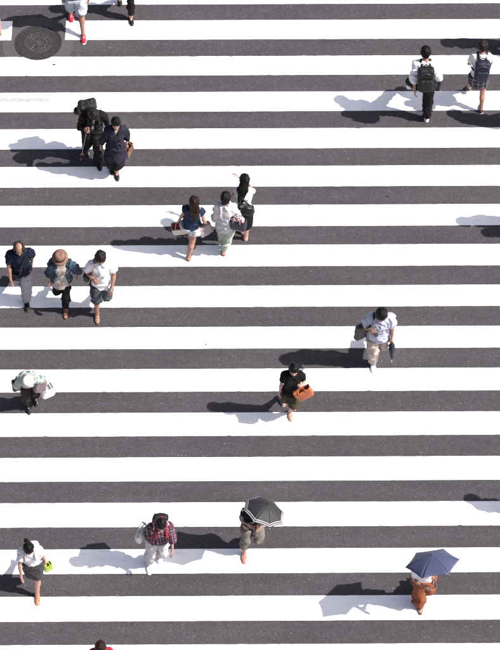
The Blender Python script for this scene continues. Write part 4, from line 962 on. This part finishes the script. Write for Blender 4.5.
# man at the top left, shorts and red shoes
person('red_shoes', pose('red_shoes'), dict(skin=SK2, tops=[top('t_shirt', GREYS, sleeve=.55, hem=-.10, infl=.022)], bottom=dict(kind='trousers', name='shorts', mat=PALEBLUE, length=.92, infl=.026, hemr=.036),
       shoes=SHOE('sneaker', SRED, RUB, lace=RUB), hair=dict(style='short', mat=HB)), 'person in pale shorts and bright red trainers beside the manhole cover')
person('black_leggings', pose('black_leggings'), dict(skin=SK, tops=[top('tunic', BLACK2, sleeve=1.5, hem=-.16, infl=.024, flare=.03)], bottom=dict(kind='trousers', mat=BLACK, length=1.82, infl=.006, hemr=.010),
       shoes=SHOE('pump', SB), hair=dict(style='bob', mat=HB)), 'person in tight black leggings cut off by the top edge, beside the red trainers')
person('left_edge', pose('left_edge'), dict(skin=SK, tops=[top('blouse', CREAM, sleeve=.5, hem=-.08)], bottom=dict(kind='skirt', mat=DGREY, length=.9, drop=.48), shoes=SHOE('pump', SB), hair=dict(style='bob', mat=HBR)),
       'person at the far left edge by the manhole, hardly showing')

# couple under the manhole
J, _ = person('suit', pose('suit', gripR=True, thumbR=(0, -.3, 1)), dict(skin=SK2, tops=[top('shirt', WHITE2, sleeve=0, hem=-.02, infl=.001, amp=.002), top('jacket', BLACK, sleeve=1.92, hem=-.19, infl=.030, flare=.03, open=.022, neck=.066, vneck=.16, amp=.009)],
       bottom=dict(kind='trousers', mat=BLACK2, length=1.95, infl=.020, hemr=.030), shoes=SHOE('dress', SB), hair=dict(style='short', mat=HD)), 'person in a black suit with a black rucksack and thin cane')
backpack('suit', (.34, .46, .19), NYL, 'large bulging black rucksack on the back of the person in the black suit', gd=.030, low=.22, out=-.02, shift=-.06, round_=.085, lid=plain('nylon_black_lid', (.007, .007, .008), .6, 0, .2))
cane_top = J['haR'] + np.array([0, -.02, .05]); tip = ground(80.7, 160, 0.01); rt = PEOPLE['suit'][1]; a = -rt.rotation_euler.z; dx, dy = tip.x - rt.location.x, tip.y - rt.location.y
tipl = np.array([math.cos(a) * dx - math.sin(a) * dy, math.sin(a) * dx + math.cos(a) * dy, .012]); dcn = cane_top - tipl
co_ = thing_for('suit', 'walking_cane', tipl, 'thin white walking cane with a red lower end held by the person in black', 'cane')
q = MB(); q.tube([tipl + dcn * .30, tipl + dcn * .88], .0048, 8); part_mb(q, 'shaft', plain('cane_white', (.30, .30, .31), .4), tipl, co_)
q = MB(); q.tube([tipl + dcn * .03, tipl + dcn * .30], .0058, 8); part_mb(q, 'red_section', plain('cane_red', (.35, .02, .02), .4), tipl, co_)
q = MB(); q.tube([tipl, tipl + dcn * .03], .011, 8); part_mb(q, 'tip', RUB, tipl, co_)
q = MB(); q.tube([tipl + dcn * .88, tipl + dcn * 1.02], .011, 8); part_mb(q, 'grip', RUBB, tipl, co_)

J, _ = person('navy_coat', pose('navy_coat', gripL=True), dict(skin=SK, tops=[top('scarf_top', CREAM, sleeve=0, hem=.02, infl=.001, amp=.002), top('coat', COAT, sleeve=1.72, hem=-.34, infl=.028, flare=.06, neck=.068, vneck=.10, amp=.011, sinfl=.034, collar=True)],
       bottom=dict(kind='skirt', mat=BLACK, length=1.15, drop=.60, hemr=.03), shoes=SHOE('pump', SB), hair=dict(style='bob_short', mat=HB, fringe=-.006)), 'person in a long navy coat with a brown handbag, right of the black suit')
tote('navy_coat', J['haL'], (.24, .18, .13), LBROWN, 'brown leather handbag hanging from the hand of the person in the navy coat', yaw=60, tilt=-8, handle=.10, flare=.92, hr=.008)

# the two students walking away at the top right
J, _ = person('student_white', pose('student_white'), dict(skin=SK, tops=[top('shirt', WHITE, sleeve=1.45, hem=.00, infl=.026, sinfl=.034, collar=True, amp=.011)], bottom=dict(kind='trousers', mat=BLACK, length=1.94, infl=.018, hemr=.026, rise=.13),
       shoes=SHOE('sneaker', SW, RUB), hair=dict(style='short', mat=HB, thick=.014)), 'person in a white shirt and black trousers walking away under a black backpack')
backpack('student_white', (.30, .50, .17), NYL, 'black backpack with wide straps on the white shirt of the left student', gd=.024, low=.19)
J, _ = person('student_plaid', pose('student_plaid'), dict(skin=SK, tops=[top('polo_shirt', WHITE, sleeve=.70, hem=-.06, infl=.024, sinfl=.030, collar=True, amp=.010)], bottom=dict(kind='skirt', mat=PSK, length=.5, drop=.29, hemr=.022, pleats=22, pleat_amp=.008),
       shoes=SHOE('sneaker', SBR, RUB), hair=dict(style='short', mat=HD, thick=.016)), 'person in a white shirt and checked skirt walking away, top right')
backpack('student_plaid', (.27, .42, .16), NYN, 'dark navy backpack with narrow straps on the back of the person in the checked skirt', gd=.022, low=.18)

# three women walking away
J, _ = person('navy_top', pose('navy_top', gripL=True, gripR=True), dict(skin=SK, tops=[top('blouse', NAVYB, sleeve=.32, hem=-.075, infl=.026, flare=.03, neck=.064, amp=.012)], bottom=dict(kind='trousers', name='shorts', mat=WHITE2, length=.46, infl=.022, hemr=.030),
       shoes=SHOE('sandal', SBR, SBR), hair=dict(style='long', mat=HBR, fall=.12, side=-.045)), 'person with long brown hair in a navy top and white shorts')
tote('navy_top', J['haL'], (.27, .17, .17), PAPER, 'cream paper carrier bag with red lining held in the left hand of the navy top', yaw=8, tilt=10, handle=.10, flare=1.04, filling=REDC, cat='carrier bag', name='carrier_bag', rim=REDC, handle_mat=PAPER, soft=.001)
soft_bag('navy_top', J['haR'] + np.array([-.05, 0, -.14]) if False else J['pel'] + J['lat'] * -.235 + np.array([0, -.02, -.13]), (.25, .28, .10), LBEIGE, 'pinkish beige shoulder bag hanging at the right hip of the navy top', yaw=35, tilt=16, strap=over_shoulder(J, 'R', .03), sw=.026)
J, _ = person('white_blouse', pose('white_blouse'), dict(skin=SK, tops=[top('blouse', WHITE2, sleeve=1.72, hem=-.16, infl=.030, flare=.025, sinfl=.034, amp=.012)], bottom=dict(kind='trousers', mat=MINT, length=1.72, infl=.026, hemr=.030),
       shoes=SHOE('sandal', SBR, SBR), hair=dict(style='bob_short', mat=HB)), 'person in a white blouse and pale green trousers walking between two companions')
tt = J['chest'] + J['lat'] * -.20 + J['front'] * -.10 + J['u'] * .02
tote('white_blouse', tt, (.27, .25, .14), LNAVY, 'open navy tote bag with red and white lining on the shoulder of the white blouse', cat='tote bag', name='tote_bag', yaw=-20, tilt=4, handle=.13, flare=1.05, handle_mat=LBEIGE, filling=blotch('lining_red_white', (.20, .012, .02), (.45, .42, .43), 22, .45, .5), hr=.008)
J, _ = person('arm_raised', pose('arm_raised'), dict(skin=SK3, tops=[top('sleeveless_top', WHITE, sleeve=0, hem=.0, infl=.018)], bottom=dict(kind='skirt', mat=BLACK, length=.9, drop=.52, hemr=.012),
       shoes=SHOE('pump', SBG, SBG), hair=dict(style='long', mat=HB, fall=.13, side=.055)), 'person with long black hair in a black skirt raising one hand, rightmost of the three')
soft_bag('arm_raised', J['chest'] + J['lat'] * -.035 + J['front'] * -.20 + J['u'] * -.15, (.29, .20, .11), LBLACK, 'black shoulder bag slung over the back of the person in the white sleeveless top', yaw=0, tilt=-14, strap=[J['chest'] + J['lat'] * .06 - J['front'] * .15, J['shc'] + J['lat'] * .105 - J['front'] * .06 + J['u'] * .03, J['shc'] + J['lat'] * .108 + J['u'] * .085, J['shc'] + J['lat'] * .10 - J['front'] * .085 + J['u'] * .0, J['chest'] - J['lat'] * .02 - J['front'] * .16], sw=.03)

# three people at the left
J, _ = person('balding', pose('balding'), dict(skin=SK2, tops=[top('polo_shirt', NAVY, sleeve=.72, hem=-.15, infl=.028, flare=.015, sinfl=.032, collar=True, amp=.010)], bottom=dict(kind='trousers', mat=GREYL, length=1.93, infl=.018, hemr=.028),
       shoes=SHOE('dress', SB), hair=dict(style='balding', mat=HG)), 'balding person in a navy polo shirt and light grey trousers at the left edge')
q_b = J['pel'] + J['lat'] * -.10 + J['front'] * .17 + np.array([0, 0, -.05])
soft_bag('balding', q_b, (.15, .13, .06), LBLACK, 'small black crossbody bag on the hip of the balding person', cat='crossbody bag', name='crossbody_bag', yaw=-15, strap=[J['chest'] + J['front'] * .165 + J['lat'] * .03, J['shc'] + J['front'] * .06 + J['lat'] * .10 + J['u'] * .055, J['shc'] + J['lat'] * .095 + J['u'] * .085, J['shc'] - J['front'] * .10 + J['lat'] * .08, J['chest'] - J['front'] * .165 - J['lat'] * .05, J['pel'] - J['lat'] * .19 - J['front'] * .05], sw=.026)
J, rw = person('hat_woman', pose('hat_woman', hp=12), dict(skin=SK2, tops=[top('camisole', CREAM, sleeve=.2, hem=-.20, infl=.022, flare=.045), top('denim_jacket', DENIMJ, sleeve=1.30, hem=-.08, infl=.038, flare=.02, sinfl=.040, open=.085, neck=.075, amp=.013, collar=True)],
       bottom=dict(kind='trousers', mat=BLACK, length=1.86, infl=.008, hemr=.014), shoes=SHOE('sandal', SBR, SBR), hair=dict(style='bob', mat=HBR, thick=-.006)), 'person in a brown straw hat and blue denim jacket, middle of the three at left')
sun_hat('hat_woman', STRAW, BLACK2, .149)
J, _ = person('denim_shorts', pose('denim_shorts', gripR=True), dict(skin=SK2, tops=[top('t_shirt', WHITE, sleeve=.72, hem=-.15, infl=.026, sinfl=.034, amp=.012)], bottom=dict(kind='trousers', name='shorts', mat=DENIM, length=1.02, infl=.030, hemr=.036),
       shoes=SHOE('sandal', SBG, SBR), hair=dict(style='short', mat=HD, thick=.016)), 'person in a white T-shirt, denim shorts and sandals, rightmost of the three at left')
soft_bag('denim_shorts', J['pel'] + J['lat'] * -.235 + J['front'] * -.07 + np.array([0, 0, .05]), (.24, .17, .09), LBLACK, 'small black bag on a tan strap behind the elbow of the white T-shirt', yaw=70, strap=over_shoulder(J, 'R', .040), strap_mat=TANSTRAP, sw=.040)

# stooping person with white hat
J, _ = person('old_woman', pose('old_woman', gripL=True), dict(skin=SK, tops=[top('blouse', FLOR, sleeve=1.0, hem=-.12, infl=.030, sinfl=.034, amp=.012)], bottom=dict(kind='trousers', mat=DARKTR, length=1.9, infl=.014, hemr=.026),
       shoes=SHOE('sneaker', SB, RUBB, lace=RUB), hair=dict(style='bob_short', mat=HG, thick=-.006)), 'stooping person in a white sun hat and speckled white blouse')
sun_hat('old_woman', LINEN, None, .128, crown_h=.09, wob=.02)
tote('old_woman', J['haL'], (.24, .20, .20), PLASTIC, 'crumpled white plastic shopping bag in the hand of the stooping person', cat='plastic bag', name='plastic_bag', yaw=20, handle=.07, flare=.78, soft=.012, hr=.008)
soft_bag('old_woman', J['pel'] + J['lat'] * .185 + J['front'] * .17 + np.array([0, 0, .10]), (.20, .27, .12), MAUVE, 'mauve shoulder bag hanging in front of the stooping person', yaw=15, tilt=8, strap=[J['chest'] + J['lat'] * .17 + J['front'] * .10, J['shc'] + J['lat'] * .12 + J['u'] * .08, J['chest'] + J['lat'] * .17 - J['front'] * .05], sw=.03)
soft_bag('old_woman', J['pel'] + J['lat'] * -.20 + J['front'] * .10 + np.array([0, 0, .04]), (.15, .25, .11), LBLACK, 'black bag under the right arm of the stooping person', cat='handbag', name='handbag', yaw=10)

# black shirt, orange bag
J, _ = person('black_shirt', pose('black_shirt', gripL=True, thumbL=(-.5, -.2, .8)), dict(skin=SK3, tops=[top('t_shirt', BLACK, sleeve=.55, hem=-.08, infl=.026, sinfl=.034, flare=.02, neck=.068)], bottom=dict(kind='trousers', name='shorts', mat=OLIVE, length=.84, infl=.018, hemr=.034),
       shoes=SHOE('pump', SBG, SBG), hair=dict(style='top_bun', mat=HB, thick=.013)), 'person in a black T-shirt and olive shorts carrying a bright orange bag')
tote('black_shirt', J['haL'] + np.array([-.02, -.02, -.02]), (.28, .19, .11), LORANGE, 'bright orange leather tote bag tilted on the arm of the black T-shirt', cat='tote bag', name='tote_bag', yaw=8, tilt=-30, handle=.045, flare=1.08, swing=-14, hr=.008)

# man with phone and folded umbrella
J, _ = person('phone_man', pose('phone_man', gripL=True, gripR=True, thumbR=(0, -.2, 1)), dict(skin=SK2, tops=[top('shirt', LAV, sleeve=.80, hem=-.17, infl=.030, flare=.02, sinfl=.036, collar=True, amp=.012)], bottom=dict(kind='trousers', mat=KHAKI, length=1.90, infl=.022, hemr=.032),
       shoes=SHOE('sneaker', SW, RUB), hair=dict(style='short', mat=HB, thick=.017)), 'person in a lavender short-sleeved shirt looking at a phone, folded umbrella in hand')
soft_bag('phone_man', J['pel'] + J['lat'] * -.235 + J['front'] * -.02 + np.array([0, 0, .03]), (.36, .32, .11), GREYBAG, 'large grey canvas shoulder bag at the side of the person with the phone', yaw=35, tilt=6, strap=over_shoulder(J, 'R', .035), strap_mat=fabric('strap_navy', (.012, .014, .035)), sw=.036)
c = J['haR'] + np.array([.045, -.055, .03]); ph = thing_for('phone_man', 'phone', c, 'black mobile phone held up in front of the lavender shirt', 'phone'); zz = nrm([.1, .45, .88]); xx = nrm(np.cross([0, -1., 0], zz)); yy = np.cross(zz, xx)
f = Field(c - .12, c + .12, .004); f.rbox(c, (.036, .074, .0045), .004, (xx, yy, zz), 0); part_field(f, 'phone_case', SB, c, ph, 0, 0)
q = MB(); q.box(c + zz * .0052, (.032, .068, .0006), (Vector(xx), Vector(yy), Vector(zz))); part_mb(q, 'screen', plain('screen_glass', (.02, .022, .03), .08), c, ph, False)
h_ = J['haL']; tp = h_ + np.array([.02, -.02, -.60]); d_ = nrm(tp - h_); fu = thing_for('phone_man', 'folded_umbrella', tp, 'folded dark navy umbrella hanging point down from the left hand', 'umbrella')
q = MB(); q.tube([h_ - d_ * .09, h_ + d_ * .05], .014, 10); part_mb(q, 'handle', LBLACK, tp, fu)
q = MB(); P0 = h_ + d_ * .05; rs = [.018, .044, .048, .038, .024, .012]; n = 14; vs = []; fs = []; e1 = nrm(np.cross(d_, [1., 0, 0])); e2 = np.cross(d_, e1)
for i, r in enumerate(rs):
    cc = P0 + d_ * (.46 * i / 5)
    for j in range(n): t = 2 * math.pi * j / n; rr = r * (1 + .22 * math.cos(7 * t + i * .5)); vs.append(cc + e1 * math.cos(t) * rr + e2 * math.sin(t) * rr)
for i in range(len(rs) - 1):
    for j in range(n): fs.append((i * n + j, i * n + (j + 1) % n, (i + 1) * n + (j + 1) % n, (i + 1) * n + j))
fs.append(tuple(range(n))[::-1]); fs.append(tuple((len(rs) - 1) * n + j for j in range(n))); q.add(vs, fs); part_mb(q, 'furled_cloth', fabric('umbrella_cloth_dark', (.016, .020, .034)), tp, fu)
q = MB(); q.tube([P0 + d_ * .455, tp], [.005, .003], 6); part_mb(q, 'tip', SW, tp, fu)

# plaid shirt
J, _ = person('plaid', pose('plaid'), dict(skin=SK, tops=[top('shirt', CHECK, sleeve=1.35, hem=-.10, infl=.030, sinfl=.036, flare=.02, amp=.011, collar=True)], bottom=dict(kind='trousers', mat=WHITE2, length=1.88, infl=.022, hemr=.030),
       shoes=SHOE('sneaker', SW, RUB), hair=dict(style='bob_short', mat=HB)), 'person in a dark checked shirt and white trousers with red backpack straps')
backpack('plaid', (.25, .36, .12), NYL, 'black backpack with broad red straps behind the checked shirt', strap_mat=REDC, gd=.030, low=.20, out=-.01, shift=.03)
soft_bag('plaid', J['pel'] + J['lat'] * -.27 + np.array([0, .03, .10]), (.30, .24, .09), PAPER, 'off-white flat bag under the right arm of the checked shirt', yaw=62, tilt=-12, strap=over_shoulder(J, 'R', .035), sw=.02, cat='shoulder bag')

# black umbrella
def umb_cloth(name, base, line, kind):
    m, nt, b = newmat(name); uv = coords(nt, 'UV'); sp = N(nt, 'ShaderNodeSeparateXYZ'); nt.links.new(uv, sp.inputs[0]); c = base
    if kind == 'edge':
        for lo, hi in ((.860, .888), (.932, .966)): c = mixc(nt, math_node(nt, 'MULTIPLY', math_node(nt, 'GREATER_THAN', sp.outputs[0], lo), math_node(nt, 'LESS_THAN', sp.outputs[0], hi)), c, line)
    else:
        c = mixc(nt, math_node(nt, 'MULTIPLY', stripes(nt, sp.outputs[0], 15.0, 0, .22), .75), c, line); c = mixc(nt, math_node(nt, 'MULTIPLY', stripes(nt, sp.outputs[1], 36.0, 0, .22), .75), c, line)
    if isinstance(c, tuple): b.inputs['Base Color'].default_value = (*c, 1)
    else: nt.links.new(c, b.inputs['Base Color'])
    b.inputs['Roughness'].default_value = .6; b.inputs['Specular IOR Level'].default_value = .35; return m
UB = umb_cloth('umbrella_black', (.011, .0105, .0125), (.36, .34, .36), 'edge'); UN = umb_cloth('umbrella_navy', (.018, .023, .062), (.080, .090, .155), 'grid')
J, _ = person('black_umbrella', pose('black_umbrella', gripL=True, thumbL=(.2, 0, 1)), dict(skin=SK, tops=[top('t_shirt', GREYS, sleeve=.75, hem=-.02, infl=.004, sinfl=.022, amp=.004), top('vest', BLACK, sleeve=.22, hem=-.16, infl=.034, flare=.02)], bottom=dict(kind='trousers', mat=TAUPE, length=1.60, infl=.014, hemr=.028),
       shoes=SHOE('pump', SPK, SPK), hair=dict(style='bob', mat=HB)), 'person in black top and taupe trousers hidden under a black umbrella')
def axis_local(key, v):
    a = -PEOPLE[key][1].rotation_euler.z; return (math.cos(a) * v[0] - math.sin(a) * v[1], math.sin(a) * v[0] + math.cos(a) * v[1], v[2])
umbrella('black_umbrella', J['haL'], axis_local('black_umbrella', (.21, .16, .58)), .565, .36, .170, 8, UB, 'open black umbrella with a double white band round its edge', phase=.25, curve=.65, scallop=.05)
J, _ = person('bun', pose('bun', gripL=True), dict(skin=SK, tops=[top('t_shirt', WHITE, sleeve=.6, hem=-.02, infl=.022, sinfl=.030, neck=.070)], bottom=dict(kind='skirt', mat=DGREY, length=.74, drop=.38, hemr=-.008),
       shoes=SHOE('sandal', SOR, SOR), hair=dict(style='bun', mat=HB)), 'person with a black hair bun, white top and dark grey skirt')
tote('bun', J['haL'], (.16, .16, .10), LIME, 'small lime green handbag held by the person with the hair bun', yaw=25, handle=.05, flare=.9, tilt=-10, hr=.007)
backpack('bun', (.19, .27, .07), WHITE2, 'small white backpack behind the person with the hair bun', strap_mat=WHITE2, pocket=False, gd=.026, low=.20, out=-.01, shift=.05)
J, _ = person('navy_umbrella', pose('navy_umbrella', ffR=88, faR=-48, gripL=True, thumbL=(.2, 0, 1)), dict(skin=SK2, tops=[top('t_shirt', WHITE, sleeve=.6, hem=-.03, infl=.024, sinfl=.030)], bottom=dict(kind='trousers', mat=RUST, length=1.96, infl=.018, hemr=.055, amp=.016),
       shoes=SHOE('sandal', SBG, SBR), hair=dict(style='bob', mat=HB)), 'person in wide rust orange trousers hidden under a navy umbrella')
umbrella('navy_umbrella', J['haL'], axis_local('navy_umbrella', (-.13, .40, .87)), .505, .43, .155, 6, UN, 'open navy umbrella with a fine checked pattern', phase=.0, scallop=.045)
J, _ = person('red_top', pose('red_top'), dict(skin=SK, tops=[top('t_shirt', REDC, sleeve=0, hem=-.08, neck=.075)], bottom=dict(kind='trousers', mat=DGREY), shoes=SHOE('sneaker', SW, RUB), hair=dict(style='bob_short', mat=HBR)), 'person in a red top with only head and shoulder showing at the bottom edge')
# people just outside the right edge, whose shadows fall into the picture
OFFG = 'people beyond the right edge of the crossing'
for k, m1, m2, hs, lab in (('right_top', WHITE2, BLACK2, 'bob', 'person outside the right edge casting the long shadow beside the checked skirt'), ('right_low', NAVY, GREYL, 'short', 'person outside the right edge casting the shadow below the checked skirt'),
                      ('right_mid_second', CREAM, DGREY, 'bob', 'second person outside the right edge, behind the one at the middle right'),
                      ('right_mid', LAV, DARKTR, 'short', 'person outside the right edge casting the shadow at the middle right'), ('right_bottom', CREAM, NAVY, 'bob', 'person outside the right edge casting the shadow at the lower right')):
    P = pose(k); person(k, P, dict(skin=SK, tops=[top('shirt', m1, sleeve=.7, hem=-.12, infl=.024, flare=.02)], bottom=dict(kind='trousers', mat=m2), shoes=SHOE('sneaker', SB, RUB), hair=dict(style=hs, mat=HB)), lab, OFFG)

# small litter on the road
LEAF = plain('dead_leaf', (.045, .028, .016), .8, 0, .2, 60, .3)
for i, (px, py, sz, lab) in enumerate(((54, 65, .035, 'small dark dead leaf on the white bar just below the manhole cover'), (206, 345, .022, 'tiny dark scrap of leaf on the white bar in the left centre of the crossing'),
                             (388, 196.5, .028, 'dark dead leaf on the bare asphalt right of the three walking away'), (239, 311.5, .030, 'dark leaf on the asphalt above the person with the orange bag'))):
    p = ground(px, py); q = MB(); a0 = i * 1.3; pts = [(-1, 0, .10), (-.55, .42, .30), (.05, .50, .22), (.6, .28, .34), (1.1, 0, .16), (.55, -.34, .30), (0, -.46, .14), (-.6, -.36, .36)]
    vs = [(sz * (x * math.cos(a0) - y * math.sin(a0)), sz * (x * math.sin(a0) + y * math.cos(a0)), sz * z + .004) for x, y, z in pts]; n = len(vs)
    vs = vs + [(0, 0, .0065)] + [(x, y, z + .0012) for x, y, z in vs] + [(0, 0, .0077)]
    fs = [(n, (j + 1) % n, j) for j in range(n)] + [(2 * n + 1, n + 1 + j, n + 1 + (j + 1) % n) for j in range(n)] + [(j, (j + 1) % n, n + 1 + (j + 1) % n, n + 1 + j) for j in range(n)]
    q.add(vs, fs); o = obj('dead_leaf', q.mesh('dead_leaf', LEAF, False)); o.location = (p.x, p.y, 0); tag(o, lab, 'leaf', 'scraps of leaf on the road')
